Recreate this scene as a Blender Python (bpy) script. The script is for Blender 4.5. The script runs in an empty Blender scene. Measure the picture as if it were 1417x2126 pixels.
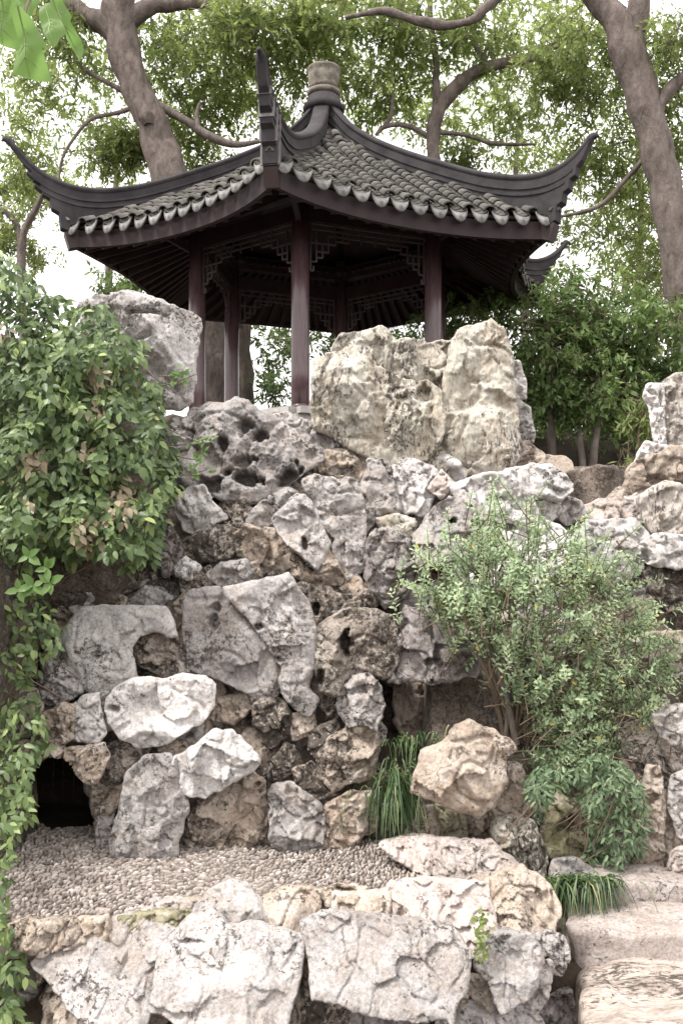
import bpy, math, random
import numpy as np
from mathutils import Vector, Matrix
from mathutils.geometry import delaunay_2d_cdt

sc = bpy.context.scene
R = math.radians
random.seed(7)
rng = np.random.default_rng(7)

# ------------------------------------------------------------------ camera, sky, sun, exposure
F = 1936.0            # focal length in photo pixels
CX, HY = 708.5, 1150.0  # principal column, eye level row
EYE = 3.4             # eye height above the lowest ground
cam_d = bpy.data.cameras.new('camera')
cam = bpy.data.objects.new('camera', cam_d)
sc.collection.objects.link(cam)
cam.location = (0, 0, EYE)
cam.rotation_euler = (R(90), 0, 0)
cam_d.sensor_fit = 'VERTICAL'
cam_d.sensor_height = 36.0
cam_d.lens = 36.0 * F / 2126.0
cam_d.shift_y = (HY - 1063.0) / 2126.0
cam_d.clip_end = 2000
sc.camera = cam

SUN_EL, SUN_AZ = 58.0, 236.0     # azimuth measured clockwise from +Y; the sun stands behind and left of the camera
world = bpy.data.worlds.new('World')
sc.world = world
world.use_nodes = True
wn, wl = world.node_tree.nodes, world.node_tree.links
bg = wn['Background']
sky = wn.new('ShaderNodeTexSky')
sky.sky_type = 'NISHITA'
sky.sun_disc = False
sky.sun_elevation = R(SUN_EL)
sky.sun_rotation = R(SUN_AZ)
sky.dust_density = 6.0
sky.ozone_density = 0.6
hs = wn.new('ShaderNodeHueSaturation')
hs.inputs['Saturation'].default_value = 0.10
cloud = wn.new('ShaderNodeMix'); cloud.data_type = 'RGBA'
cloud.inputs[0].default_value = 0.75          # thin bright cloud cover over the whole sky
cloud.inputs[7].default_value = (16.0, 15.6, 15.4, 1)
wl.new(sky.outputs[0], hs.inputs['Color'])
wl.new(hs.outputs[0], cloud.inputs[6])
wl.new(cloud.outputs[2], bg.inputs['Color'])
bg.inputs['Strength'].default_value = 0.10

sun_d = bpy.data.lights.new('sun', 'SUN')
sun_d.energy = 2.4
sun_d.angle = R(10)
sun_d.color = (1.0, 0.96, 0.9)
sun = bpy.data.objects.new('sun', sun_d)
sc.collection.objects.link(sun)
sd = Vector((math.sin(R(SUN_AZ)) * math.cos(R(SUN_EL)), math.cos(R(SUN_AZ)) * math.cos(R(SUN_EL)), math.sin(R(SUN_EL))))
sun.rotation_euler = sd.to_track_quat('Z', 'Y').to_euler()
sun.location = sd * 30

vs = sc.view_settings
vs.view_transform = 'Standard'
vs.look = 'None'
vs.exposure = 0.72
vs.gamma = 1.0
vs.use_curve_mapping = False
sc.render.engine = 'CYCLES'
sc.cycles.use_denoising = True
sc.cycles.max_bounces = 6
sc.cycles.diffuse_bounces = 4
sc.cycles.transmission_bounces = 4

# ------------------------------------------------------------------ helpers
def P(px, py, d):
    """a photo direction at distance d as a point of the place"""
    return Vector(((px - CX) / F * d, d, (HY - py) / F * d + EYE))

def link(o, parent=None):
    sc.collection.objects.link(o)
    if parent is not None:
        o.parent = parent
    return o

def tag(o, label=None, cat=None, group=None, kind=None):
    if label: o['label'] = label
    if cat: o['category'] = cat
    if group: o['group'] = group
    if kind: o['kind'] = kind
    return o

def empty(name, loc=(0, 0, 0)):
    e = bpy.data.objects.new(name, None)
    e.empty_display_size = 0.2
    sc.collection.objects.link(e)
    return e          # empties stay at the origin so that parts keep world coordinates

def mesh_obj(name, v, f, mat, parent=None, smooth=True):
    me = bpy.data.meshes.new(name)
    me.from_pydata([tuple(x) for x in v], [], [tuple(x) for x in f])
    if smooth:
        me.polygons.foreach_set('use_smooth', [True] * len(me.polygons))
    me.materials.append(mat)
    me.update()
    return link(bpy.data.objects.new(name, me), parent)

def tri_mesh(name, v, tri, mat, smooth=True, attr=None):
    """fast mesh from numpy arrays"""
    v = np.asarray(v, dtype=np.float32); tri = np.asarray(tri, dtype=np.int32)
    me = bpy.data.meshes.new(name)
    me.vertices.add(len(v)); me.vertices.foreach_set('co', v.ravel())
    me.loops.add(tri.size); me.loops.foreach_set('vertex_index', tri.ravel())
    me.polygons.add(len(tri))
    me.polygons.foreach_set('loop_start', np.arange(0, tri.size, 3, dtype=np.int32))
    me.polygons.foreach_set('loop_total', np.full(len(tri), 3, dtype=np.int32))
    if smooth:
        me.polygons.foreach_set('use_smooth', np.ones(len(tri), dtype=bool))
    if attr is not None:
        a = me.attributes.new('tint', 'FLOAT', 'POINT')
        a.data.foreach_set('value', np.asarray(attr, dtype=np.float32))
    me.materials.append(mat)
    me.update(); me.validate()
    return me

# --- noise
_perm = np.random.default_rng(3).permutation(256)
_perm = np.concatenate([_perm, _perm, _perm])
_grad = np.random.default_rng(5).normal(size=(256, 3)); _grad /= np.linalg.norm(_grad, axis=1)[:, None]
def perlin(p):
    p = np.asarray(p, dtype=np.float64)
    i = np.floor(p).astype(int); f = p - i; i &= 255
    u = f * f * f * (f * (f * 6 - 15) + 10)
    out = 0
    for dx in (0, 1):
        for dy in (0, 1):
            for dz in (0, 1):
                h = _perm[_perm[_perm[i[:, 0] + dx] + i[:, 1] + dy] + i[:, 2] + dz]
                g = _grad[h]
                w = (u[:, 0] if dx else 1 - u[:, 0]) * (u[:, 1] if dy else 1 - u[:, 1]) * (u[:, 2] if dz else 1 - u[:, 2])
                out = out + w * (g[:, 0] * (f[:, 0] - dx) + g[:, 1] * (f[:, 1] - dy) + g[:, 2] * (f[:, 2] - dz))
    return out
def fbm(p, o=4, gain=0.5):
    a, s, t = 1.0, 0, np.asarray(p, dtype=np.float64)
    for k in range(o):
        s = s + a * perlin(t + 17.3 * k); t = t * 2.03; a *= gain
    return s
def ridged(p, o=4):
    a, s, t = 1.0, 0, np.asarray(p, dtype=np.float64)
    for k in range(o):
        s = s + a * (1 - 2.2 * np.abs(perlin(t + 31.7 * k))); t = t * 2.1; a *= 0.5
    return s
_cell = np.random.default_rng(11).random((256, 3))
def worley(p):
    p = np.asarray(p, dtype=np.float64); i = np.floor(p).astype(int)
    b1 = np.full(len(p), 9.0); b2 = np.full(len(p), 9.0)
    for dx in (-1, 0, 1):
        for dy in (-1, 0, 1):
            for dz in (-1, 0, 1):
                j = i + np.array((dx, dy, dz)); k = j & 255
                h = _perm[_perm[_perm[k[:, 0]] + k[:, 1]] + k[:, 2]]
                d = np.linalg.norm(j + _cell[h] - p, axis=1)
                b2 = np.minimum(b2, np.maximum(b1, d)); b1 = np.minimum(b1, d)
    return b1, b2

def chips(p, seed=0):
    """broken facets: every cell of space gets a plane of its own tilt and height"""
    p = np.asarray(p, dtype=np.float64); i = np.floor(p).astype(int)
    b1 = np.full(len(p), 9.0); hid = np.zeros(len(p), int); dl = np.zeros_like(p)
    for dx in (-1, 0, 1):
        for dy in (-1, 0, 1):
            for dz in (-1, 0, 1):
                j = i + np.array((dx, dy, dz)); k = j & 255
                h = _perm[_perm[_perm[k[:, 0]] + k[:, 1]] + k[:, 2]]
                e = p - (j + _cell[h]); d = np.linalg.norm(e, axis=1)
                m = d < b1
                b1 = np.where(m, d, b1); hid = np.where(m, h, hid); dl = np.where(m[:, None], e, dl)
    g = _grad[(hid + seed) & 255]; hh = _cell[(hid + 91 + seed) & 255][:, 0] - 0.5
    return (g * dl).sum(1) * 1.1 + hh * 0.55

# ------------------------------------------------------------------ materials
def new_mat(name):
    m = bpy.data.materials.new(name); m.use_nodes = True
    nt = m.node_tree
    return m, nt.nodes, nt.links, nt.nodes['Principled BSDF']

def ramp(n, stops, interp='LINEAR'):
    r = n.new('ShaderNodeValToRGB'); cr = r.color_ramp; cr.interpolation = interp
    while len(cr.elements) < len(stops): cr.elements.new(0.5)
    for e, (p, c) in zip(cr.elements, stops):
        e.position = p; e.color = (*c, 1) if len(c) == 3 else c
    return r

def noise(n, l, scale, detail=6, rough=0.6, vec=None, dist=0.0):
    t = n.new('ShaderNodeTexNoise'); t.inputs['Scale'].default_value = scale
    t.inputs['Detail'].default_value = detail; t.inputs['Roughness'].default_value = rough
    t.inputs['Distortion'].default_value = dist
    if vec is not None: l.new(vec, t.inputs['Vector'])
    return t

def mixc(n, l, fac, a, b, mode='MIX'):
    m = n.new('ShaderNodeMix'); m.data_type = 'RGBA'; m.blend_type = mode
    for s, v in ((0, fac), (6, a), (7, b)):
        if hasattr(v, 'is_linked'): l.new(v, m.inputs[s])
        else: m.inputs[s].default_value = v if s == 0 else ((*v, 1) if len(v) == 3 else v)
    return m.outputs[2]

def rock_mat(name, c_main, c_alt, c_stain, crust=0.5, stretch=1.0, stain=0.5, bump=0.6):
    m, n, l, b = new_mat(name)
    geo = n.new('ShaderNodeNewGeometry'); oi = n.new('ShaderNodeObjectInfo')
    add = n.new('ShaderNodeVectorMath'); add.operation = 'ADD'
    mul = n.new('ShaderNodeVectorMath'); mul.operation = 'SCALE'; mul.inputs[3].default_value = 37.0
    com = n.new('ShaderNodeCombineXYZ')
    for k in range(3): l.new(oi.outputs['Random'], com.inputs[k])
    l.new(com.outputs[0], mul.inputs[0])
    mp = n.new('ShaderNodeMapping'); mp.inputs['Scale'].default_value = stretch if isinstance(stretch, tuple) else (1, 1, 1.0 / stretch)
    l.new(geo.outputs['Position'], mp.inputs['Vector'])
    l.new(mp.outputs[0], add.inputs[0]); l.new(mul.outputs[0], add.inputs[1])
    V = add.outputs[0]
    n1 = noise(n, l, 2.2, 8, 0.62, V, 0.4)
    r1 = ramp(n, [(0.36, c_main), (0.6, c_alt)])
    l.new(n1.outputs[0], r1.inputs[0])
    # per stone tone
    hv = n.new('ShaderNodeHueSaturation')
    mr = n.new('ShaderNodeMapRange'); mr.inputs[3].default_value = 0.78; mr.inputs[4].default_value = 1.16
    l.new(oi.outputs['Random'], mr.inputs[0]); l.new(mr.outputs[0], hv.inputs['Value'])
    l.new(r1.outputs[0], hv.inputs['Color'])
    # brown stains
    n2 = noise(n, l, 3.3, 10, 0.7, V, 1.2)
    r2 = ramp(n, [(0.52 - 0.1 * stain, (0, 0, 0)), (0.72 - 0.1 * stain, (1, 1, 1))])
    l.new(n2.outputs[0], r2.inputs[0])
    s2 = n.new('ShaderNodeMath'); s2.operation = 'MULTIPLY'; s2.inputs[1].default_value = stain
    l.new(r2.outputs[0], s2.inputs[0])
    c = mixc(n, l, s2.outputs[0], hv.outputs[0], c_stain)
    # pale lime wash
    n4 = noise(n, l, 5.5, 8, 0.65, V, 0.6)
    r4 = ramp(n, [(0.55, (0, 0, 0)), (0.68, (1, 1, 1))]); l.new(n4.outputs[0], r4.inputs[0])
    s4 = n.new('ShaderNodeMath'); s4.operation = 'MULTIPLY'; s4.inputs[1].default_value = 0.38
    l.new(r4.outputs[0], s4.inputs[0])
    c = mixc(n, l, s4.outputs[0], c, (0.60, 0.57, 0.555))
    # black lichen crust: broken specks gathered in patches
    n3 = noise(n, l, 1.7, 4, 0.6, V)
    n5 = noise(n, l, 26, 6, 0.75, V, 0.3)
    ad = n.new('ShaderNodeMath'); ad.operation = 'MULTIPLY_ADD'; ad.inputs[1].default_value = 0.75
    l.new(n3.outputs[0], ad.inputs[0]); l.new(n5.outputs[0], ad.inputs[2])
    th = 1.06 - 0.16 * crust
    r3 = ramp(n, [(0.0, (0, 0, 0)), (1.0, (1, 1, 1))])
    mr3 = n.new('ShaderNodeMapRange'); mr3.inputs[1].default_value = th; mr3.inputs[2].default_value = th + 0.06
    mr3.inputs[4].default_value = 0.85
    l.new(ad.outputs[0], mr3.inputs[0])
    c = mixc(n, l, mr3.outputs[0], c, (0.045, 0.036, 0.03))
    # rain streaks running down the faces
    ms = n.new('ShaderNodeMapping'); ms.inputs['Scale'].default_value = (7.0, 7.0, 0.7)
    l.new(V, ms.inputs['Vector'])
    n7 = noise(n, l, 1.0, 6, 0.65, ms.outputs[0], 0.3)
    r7 = n.new('ShaderNodeMapRange'); r7.inputs[1].default_value = 0.54; r7.inputs[2].default_value = 0.66; r7.inputs[4].default_value = 0.5
    l.new(n7.outputs[0], r7.inputs[0])
    c = mixc(n, l, r7.outputs[0], c, tuple(0.42 * q for q in c_main))
    # fine veins and speckle
    n6 = noise(n, l, 42, 6, 0.8, V)
    r6 = ramp(n, [(0.34, (0.58, 0.56, 0.54)), (0.6, (1.12, 1.12, 1.12))]); l.new(n6.outputs[0], r6.inputs[0])
    c = mixc(n, l, 1.0, c, r6.outputs[0], 'MULTIPLY')
    # dirt-filled hairline cracks
    vw = n.new('ShaderNodeVectorMath'); vw.operation = 'MULTIPLY_ADD'; vw.inputs[1].default_value = (0.5, 0.5, 0.5)
    l.new(n1.outputs['Color'], vw.inputs[0]); l.new(V, vw.inputs[2])
    vo = n.new('ShaderNodeTexVoronoi'); vo.feature = 'DISTANCE_TO_EDGE'; vo.inputs['Scale'].default_value = 2.6
    l.new(vw.outputs[0], vo.inputs['Vector'])
    ck = n.new('ShaderNodeMapRange'); ck.inputs[1].default_value = 0.002; ck.inputs[2].default_value = 0.022
    ck.inputs[3].default_value = 1.0; ck.inputs[4].default_value = 0.0
    l.new(vo.outputs['Distance'], ck.inputs[0])
    ckm = n.new('ShaderNodeMapRange'); ckm.inputs[1].default_value = 0.5; ckm.inputs[2].default_value = 0.58; ckm.inputs[4].default_value = 0.8
    l.new(n4.outputs[0], ckm.inputs[0])
    ckk = n.new('ShaderNodeMath'); ckk.operation = 'MULTIPLY'
    l.new(ck.outputs[0], ckk.inputs[0]); l.new(ckm.outputs[0], ckk.inputs[1])
    c = mixc(n, l, ckk.outputs[0], c, (0.06, 0.047, 0.04))
    l.new(c, b.inputs['Base Color'])
    b.inputs['Roughness'].default_value = 0.88
    b.inputs['Specular IOR Level'].default_value = 0.25
    # relief
    nb = noise(n, l, 5, 9, 0.62, V, 0.5)
    nr_ = n.new('ShaderNodeTexNoise'); nr_.noise_type = 'RIDGED_MULTIFRACTAL'
    nr_.inputs['Scale'].default_value = 7.0; nr_.inputs['Detail'].default_value = 7; nr_.inputs['Roughness'].default_value = 0.6
    nr_.inputs['Lacunarity'].default_value = 2.2; nr_.inputs['Offset'].default_value = 0.9; nr_.inputs['Gain'].default_value = 1.6
    l.new(V, nr_.inputs['Vector'])
    rv = n.new('ShaderNodeMath'); rv.operation = 'MULTIPLY'; rv.inputs[1].default_value = -0.12
    l.new(nr_.outputs[0], rv.inputs[0])
    hsum = n.new('ShaderNodeMath'); hsum.operation = 'ADD'
    l.new(nb.outputs[0], hsum.inputs[0]); l.new(rv.outputs[0], hsum.inputs[1])
    bp = n.new('ShaderNodeBump'); bp.inputs['Strength'].default_value = bump; bp.inputs['Distance'].default_value = 0.06
    l.new(hsum.outputs[0], bp.inputs['Height']); l.new(bp.outputs[0], b.inputs['Normal'])
    return m

M = {}
M['grey'] = rock_mat('limestone_grey', (0.34, 0.318, 0.312), (0.46, 0.435, 0.425), (0.30, 0.24, 0.195), 0.7, 1.0, 0.6)
M['white'] = rock_mat('limestone_white', (0.49, 0.465, 0.455), (0.62, 0.595, 0.585), (0.37, 0.305, 0.26), 0.5, 1.0, 0.45)
M['tan'] = rock_mat('limestone_tan', (0.40, 0.33, 0.27), (0.50, 0.43, 0.37), (0.24, 0.165, 0.11), 0.75, 1.0, 0.6)
M['crust'] = rock_mat('limestone_crusted', (0.36, 0.31, 0.27), (0.48, 0.43, 0.38), (0.17, 0.12, 0.085), 1.35, 1.0, 0.6, 0.9)
M['yellow'] = rock_mat('boulder_yellow', (0.46, 0.425, 0.355), (0.57, 0.54, 0.48), (0.31, 0.235, 0.165), 0.95, 2.4, 0.65, 0.7)
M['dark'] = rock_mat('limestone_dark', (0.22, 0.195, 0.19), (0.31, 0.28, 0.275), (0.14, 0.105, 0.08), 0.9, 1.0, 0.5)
M['stripe'] = rock_mat('limestone_banded', (0.50, 0.45, 0.40), (0.57, 0.53, 0.49), (0.22, 0.17, 0.13), 0.9, 5.0, 0.7, 0.9)
M['pink'] = rock_mat('sandstone_pink', (0.44, 0.375, 0.345), (0.52, 0.46, 0.43), (0.34, 0.265, 0.225), 0.3, 1.0, 0.4, 0.5)
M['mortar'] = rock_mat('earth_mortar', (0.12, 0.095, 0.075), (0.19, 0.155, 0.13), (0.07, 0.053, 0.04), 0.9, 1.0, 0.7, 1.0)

def simple_mat(name, c0, c1, scale, rough=0.6, bump=0.2, bscale=None, spec=0.4, detail=6, stretch=(1, 1, 1), coat=0.0, objrand=0.0, bdist=0.01):
    m, n, l, b = new_mat(name)
    tc = n.new('ShaderNodeTexCoord')
    mp = n.new('ShaderNodeMapping'); mp.inputs['Scale'].default_value = stretch
    l.new(tc.outputs['Object'], mp.inputs['Vector'])
    t = noise(n, l, scale, detail, 0.65, mp.outputs[0], 0.3)
    r = ramp(n, [(0.32, c0), (0.68, c1)]); l.new(t.outputs[0], r.inputs[0])
    out = r.outputs[0]
    if objrand:
        oi = n.new('ShaderNodeObjectInfo'); mr = n.new('ShaderNodeMapRange')
        mr.inputs[3].default_value = 1 - objrand; mr.inputs[4].default_value = 1 + objrand
        l.new(oi.outputs['Random'], mr.inputs[0])
        h = n.new('ShaderNodeHueSaturation'); l.new(mr.outputs[0], h.inputs['Value']); l.new(out, h.inputs['Color']); out = h.outputs[0]
    l.new(out, b.inputs['Base Color'])
    b.inputs['Roughness'].default_value = rough
    b.inputs['Specular IOR Level'].default_value = spec
    b.inputs['Coat Weight'].default_value = coat
    b.inputs['Coat Roughness'].default_value = 0.25
    if bump:
        t2 = noise(n, l, bscale or scale * 2, 8, 0.7, mp.outputs[0])
        bp = n.new('ShaderNodeBump'); bp.inputs['Strength'].default_value = bump; bp.inputs['Distance'].default_value = bdist
        l.new(t2.outputs[0], bp.inputs['Height']); l.new(bp.outputs[0], b.inputs['Normal'])
    return m

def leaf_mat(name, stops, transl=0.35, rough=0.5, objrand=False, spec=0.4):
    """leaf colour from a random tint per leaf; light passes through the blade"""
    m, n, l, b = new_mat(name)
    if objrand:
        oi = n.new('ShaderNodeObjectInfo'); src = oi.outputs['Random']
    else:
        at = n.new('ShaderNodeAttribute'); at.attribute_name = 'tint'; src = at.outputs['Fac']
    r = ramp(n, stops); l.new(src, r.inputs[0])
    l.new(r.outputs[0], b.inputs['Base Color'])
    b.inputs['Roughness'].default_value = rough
    b.inputs['Specular IOR Level'].default_value = spec
    tr = n.new('ShaderNodeBsdfTranslucent')
    g = n.new('ShaderNodeHueSaturation'); g.inputs['Value'].default_value = 1.5; g.inputs['Saturation'].default_value = 1.05
    l.new(r.outputs[0], g.inputs['Color']); l.new(g.outputs[0], tr.inputs['Color'])
    mx = n.new('ShaderNodeMixShader'); mx.inputs[0].default_value = transl
    l.new(b.outputs[0], mx.inputs[1]); l.new(tr.outputs[0], mx.inputs[2])
    l.new(mx.outputs[0], n['Material Output'].inputs['Surface'])
    return m

M['lacquer'] = simple_mat('dark_red_lacquer', (0.062, 0.034, 0.038), (0.135, 0.08, 0.085), 5, 0.3, 0.1, 30, 0.5, stretch=(4, 4, 0.6), coat=0.25)
M['wood'] = simple_mat('dark_brown_timber', (0.022, 0.013, 0.0125), (0.042, 0.024, 0.022), 5, 0.55, 0.2, 25, 0.35)
M['fascia'] = simple_mat('eave_board_red', (0.022, 0.0145, 0.015), (0.042, 0.025, 0.026), 4, 0.6, 0.15, 25, 0.3)
M['ridge'] = simple_mat('ridge_plaster_dark', (0.028, 0.0245, 0.027), (0.062, 0.055, 0.058), 4, 0.85, 0.3, 30, 0.25)
M['tile'] = simple_mat('roof_tile_grey', (0.07, 0.066, 0.06), (0.175, 0.163, 0.148), 3.5, 0.85, 0.35, 40, 0.25, objrand=0.3)
M['drip'] = simple_mat('drip_tile_grey', (0.13, 0.125, 0.12), (0.27, 0.26, 0.25), 14, 0.8, 0.5, 40, 0.25, objrand=0.2, bdist=0.02)
M['band'] = simple_mat('lime_band', (0.12, 0.11, 0.11), (0.22, 0.205, 0.205), 10, 0.8, 0.1)
M['finial'] = simple_mat('finial_stone', (0.10, 0.088, 0.072), (0.25, 0.22, 0.185), 9, 0.85, 0.5, 20, 0.2, bdist=0.03)
M['lattice'] = simple_mat('lattice_timber', (0.045, 0.034, 0.033), (0.085, 0.066, 0.063), 8, 0.5, 0.1)
M['plinth'] = simple_mat('plinth_limewash', (0.52, 0.50, 0.48), (0.68, 0.66, 0.64), 5, 0.85, 0.25, 20)
M['kerb'] = simple_mat('plinth_kerb_stone', (0.36, 0.34, 0.32), (0.50, 0.47, 0.45), 6, 0.85, 0.3, 25)
M['soil_cave_shade'] = simple_mat('dark_soil_cave_shade', (0.035, 0.027, 0.02), (0.085, 0.066, 0.05), 2.5, 0.95, 0.8, 8, 0.1, bdist=0.06)  # real earth outdoors; inside the cave its dark colour stands in for shade
M['bark'] = simple_mat('camphor_bark', (0.10, 0.08, 0.07), (0.235, 0.195, 0.175), 4, 0.9, 0.8, 9, 0.2, stretch=(2.2, 2.2, 1.0), bdist=0.06)
M['bark_dark'] = simple_mat('dark_bark', (0.075, 0.06, 0.05), (0.15, 0.125, 0.105), 6, 0.9, 0.6, 16, 0.2, stretch=(3, 3, 0.7), bdist=0.03)
M['twig'] = simple_mat('brown_twig', (0.10, 0.07, 0.05), (0.19, 0.14, 0.10), 12, 0.85, 0.2)
M['pebble'] = leaf_mat('pebble_stone', [(0.0, (0.15, 0.125, 0.11)), (0.45, (0.31, 0.265, 0.235)), (0.8, (0.44, 0.39, 0.355)), (1.0, (0.58, 0.54, 0.51))], 0.0, 0.75, spec=0.3)
M['bed'] = simple_mat('pebble_bed_mortar', (0.13, 0.105, 0.09), (0.22, 0.18, 0.16), 9, 0.95, 0.5, 40, 0.15)
M['moss'] = rock_mat('mossy_stone', (0.28, 0.25, 0.17), (0.40, 0.36, 0.27), (0.13, 0.13, 0.05), 0.7, 1.0, 0.8)

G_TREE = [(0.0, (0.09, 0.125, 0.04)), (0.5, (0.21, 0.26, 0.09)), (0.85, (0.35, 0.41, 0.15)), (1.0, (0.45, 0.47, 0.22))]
G_BUSH = [(0.0, (0.06, 0.095, 0.03)), (0.6, (0.155, 0.23, 0.075)), (1.0, (0.32, 0.40, 0.14))]
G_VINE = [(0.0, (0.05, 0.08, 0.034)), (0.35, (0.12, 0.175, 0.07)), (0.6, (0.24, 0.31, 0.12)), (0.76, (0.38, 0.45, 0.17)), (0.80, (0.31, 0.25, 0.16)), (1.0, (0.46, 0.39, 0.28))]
G_SHRUB = [(0.0, (0.15, 0.205, 0.11)), (0.5, (0.37, 0.475, 0.285)), (0.9, (0.56, 0.64, 0.40)), (0.955, (0.42, 0.44, 0.18)), (1.0, (0.60, 0.46, 0.10))]
G_CREEP = [(0.0, (0.07, 0.11, 0.055)), (0.6, (0.17, 0.24, 0.13)), (1.0, (0.33, 0.41, 0.23))]
M['leaf_tree'] = leaf_mat('leaf_camphor', G_TREE, 0.55)
M['leaf_bush'] = leaf_mat('leaf_osmanthus', G_BUSH, 0.3, 0.4)
M['leaf_vine'] = leaf_mat('leaf_vine', G_VINE, 0.25, 0.42)
M['leaf_vine_single'] = leaf_mat('leaf_vine_single', G_VINE, 0.25, 0.42, True)
M['leaf_shrub'] = leaf_mat('leaf_shrub', G_SHRUB, 0.3, 0.5)
M['leaf_shrub_single'] = leaf_mat('leaf_shrub_single', G_SHRUB, 0.3, 0.5, True)
M['leaf_creep'] = leaf_mat('leaf_creeper', G_CREEP, 0.2, 0.4)
M['leaf_creep_single'] = leaf_mat('leaf_creeper_single', G_CREEP, 0.2, 0.4, True)
M['grass'] = leaf_mat('grass_blade', [(0, (0.03, 0.06, 0.022)), (0.6, (0.075, 0.13, 0.05)), (0.9, (0.20, 0.25, 0.12)), (1, (0.34, 0.28, 0.17))], 0.2, 0.4)
M['bamboo'] = leaf_mat('bamboo_leaf', [(0, (0.09, 0.13, 0.04)), (1, (0.26, 0.31, 0.11))], 0.35, 0.5)
M['leaf_near'] = leaf_mat('leaf_near_broad', [(0, (0.12, 0.21, 0.06)), (1, (0.19, 0.30, 0.095))], 0.5, 0.45, True)

# ------------------------------------------------------------------ ground
def smooth01(x): x = np.clip(x, 0, 1); return x * x * (3 - 2 * x)
BZ = np.array([-2.6, -2.4, -1.26, -0.22, 0.70, 1.45]) + EYE       # rockery face: height -> distance
BY = np.array([7.75, 7.85, 8.35, 8.8, 9.35, 10.1])
TERR = -2.4 + EYE
def ground_z(x, y):
    x = np.asarray(x, float); y = np.asarray(y, float)
    bank = np.interp(y, BY, BZ)
    top = 1.45 + EYE - 0.55 * smooth01((x - 1.2) / 1.2)
    bank = np.minimum(bank, top)
    far = top + 1.3 * smooth01((y - 12.5) / 5) * smooth01((x - 1.8) / 2.0) + 0.25 * smooth01((y - 16) / 6)
    z = np.where(y < 7.75, TERR - 0.03, np.where(y < 10.1, bank, far))
    # the terrace drops away in front
    z = np.where(y < 6.6, TERR - 0.02 - (TERR - 0.0) * smooth01((6.6 - y) / 0.35), z)
    z = np.where((x > 0.95) & (y < 7.6), np.minimum(z, TERR - 0.45), z)
    # the cave cut under the bank
    cave = (x > -3.25) & (x < -2.02) & (y > 7.6) & (y < 9.1)
    z = np.where(cave, TERR - 0.02, z)
    # the hollow beside the grass
    hol = (x > 0.32) & (x < 0.75) & (y > 7.6) & (y < 9.0)
    z = np.where(hol, TERR - 0.02, z)
    return z
xs = np.concatenate([np.array([-400, -200, -100, -50, -25, -15, -10, -7]), np.arange(-5.5, 6.01, 0.09), np.array([7, 10, 15, 25, 50, 100, 200, 400])])
ys = np.concatenate([np.array([-60, -30, -10, -3, 1, 3, 4.5, 5.5]), np.arange(6.0, 11.4, 0.07), np.arange(11.5, 20, 0.5), np.array([22, 26, 32, 45, 70, 120, 250, 600])])
gx, gy = np.meshgrid(xs, ys)
gz = ground_z(gx.ravel(), gy.ravel())
pts = np.stack([gx.ravel(), gy.ravel(), gz], 1)
nz = fbm(pts * 2.6, 4) * 0.16 + fbm(pts * 8 + 5, 3) * 0.05
inb = (pts[:, 1] > 7.8)
pts[:, 2] += np.where(inb, nz, 0) * np.where(np.abs(pts[:, 2] - TERR) < 0.1, 0, 1)
pts[:, 1] += np.where(inb & (pts[:, 1] < 10.4), fbm(pts * 3.1 + 40, 3) * 0.22, 0)
W = len(xs); H = len(ys)
ii = np.arange(W * H).reshape(H, W)
a, b_, c_, d_ = ii[:-1, :-1].ravel(), ii[:-1, 1:].ravel(), ii[1:, 1:].ravel(), ii[1:, :-1].ravel()
tri = np.concatenate([np.stack([a, b_, c_], 1), np.stack([a, c_, d_], 1)])
gm = tri_mesh('ground', pts, tri, M['mortar'])
gm.materials.append(M['soil_cave_shade'])
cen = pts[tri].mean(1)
gm.polygons.foreach_set('material_index', np.where((cen[:, 1] > 10.3) | (cen[:, 1] < 6.6) | ((cen[:, 0] < -2.0) & (cen[:, 0] > -3.3) & (cen[:, 1] > 7.7) & (cen[:, 2] < TERR + 1.0)), 1, 0).astype(np.int32))  # earth front and back; cave floor coloured dark in place of shade
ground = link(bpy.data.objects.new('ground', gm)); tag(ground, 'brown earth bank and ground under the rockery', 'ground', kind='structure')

# ------------------------------------------------------------------ stones
ZO = {'F': (0, 0, 1.0), '3': (300, 560, 1.648), '4': (300, 800, 2.53), '5': (0, 1150, 2.53), '6': (380, 1350, 1.864),
      'A': (0, 520, 2.725), 'B': (780, 900, 2.2245), 'C': (780, 1400, 2.2245), 'D': (0, 1700, 1.968), 'E': (620, 1700, 1.778), 'G': (1000, 500, 3.398)}
DPY = [600, 660, 850, 1000, 1200, 1450, 1760, 1850, 1900, 2000, 2126, 2300]
DDD = [10.3, 10.2, 9.65, 9.05, 8.5, 8.05, 7.65, 6.55, 6.2, 6.0, 5.85, 5.75]
def dist_at(py): return float(np.interp(py, DPY, DDD))

def seg_dist(p, poly):
    q = np.roll(poly, -1, 0); best = np.full(len(p), 1e9)
    for a, b in zip(poly, q):
        ab = b - a; L = max(ab @ ab, 1e-9)
        t = np.clip(((p - a) @ ab) / L, 0, 1)
        d = np.hypot(p[:, 0] - a[0] - t * ab[0], p[:, 1] - a[1] - t * ab[1])
        best = np.minimum(best, d)
    return best
def inside(p, poly):
    q = np.roll(poly, -1, 0); c = np.zeros(len(p), bool)
    for a, b in zip(poly, q):
        if a[1] == b[1]: continue
        m = (a[1] > p[:, 1]) != (b[1] > p[:, 1])
        xx = a[0] + (p[:, 1] - a[1]) * (b[0] - a[0]) / (b[1] - a[1])
        c ^= m & (p[:, 0] < xx)
    return c

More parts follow.
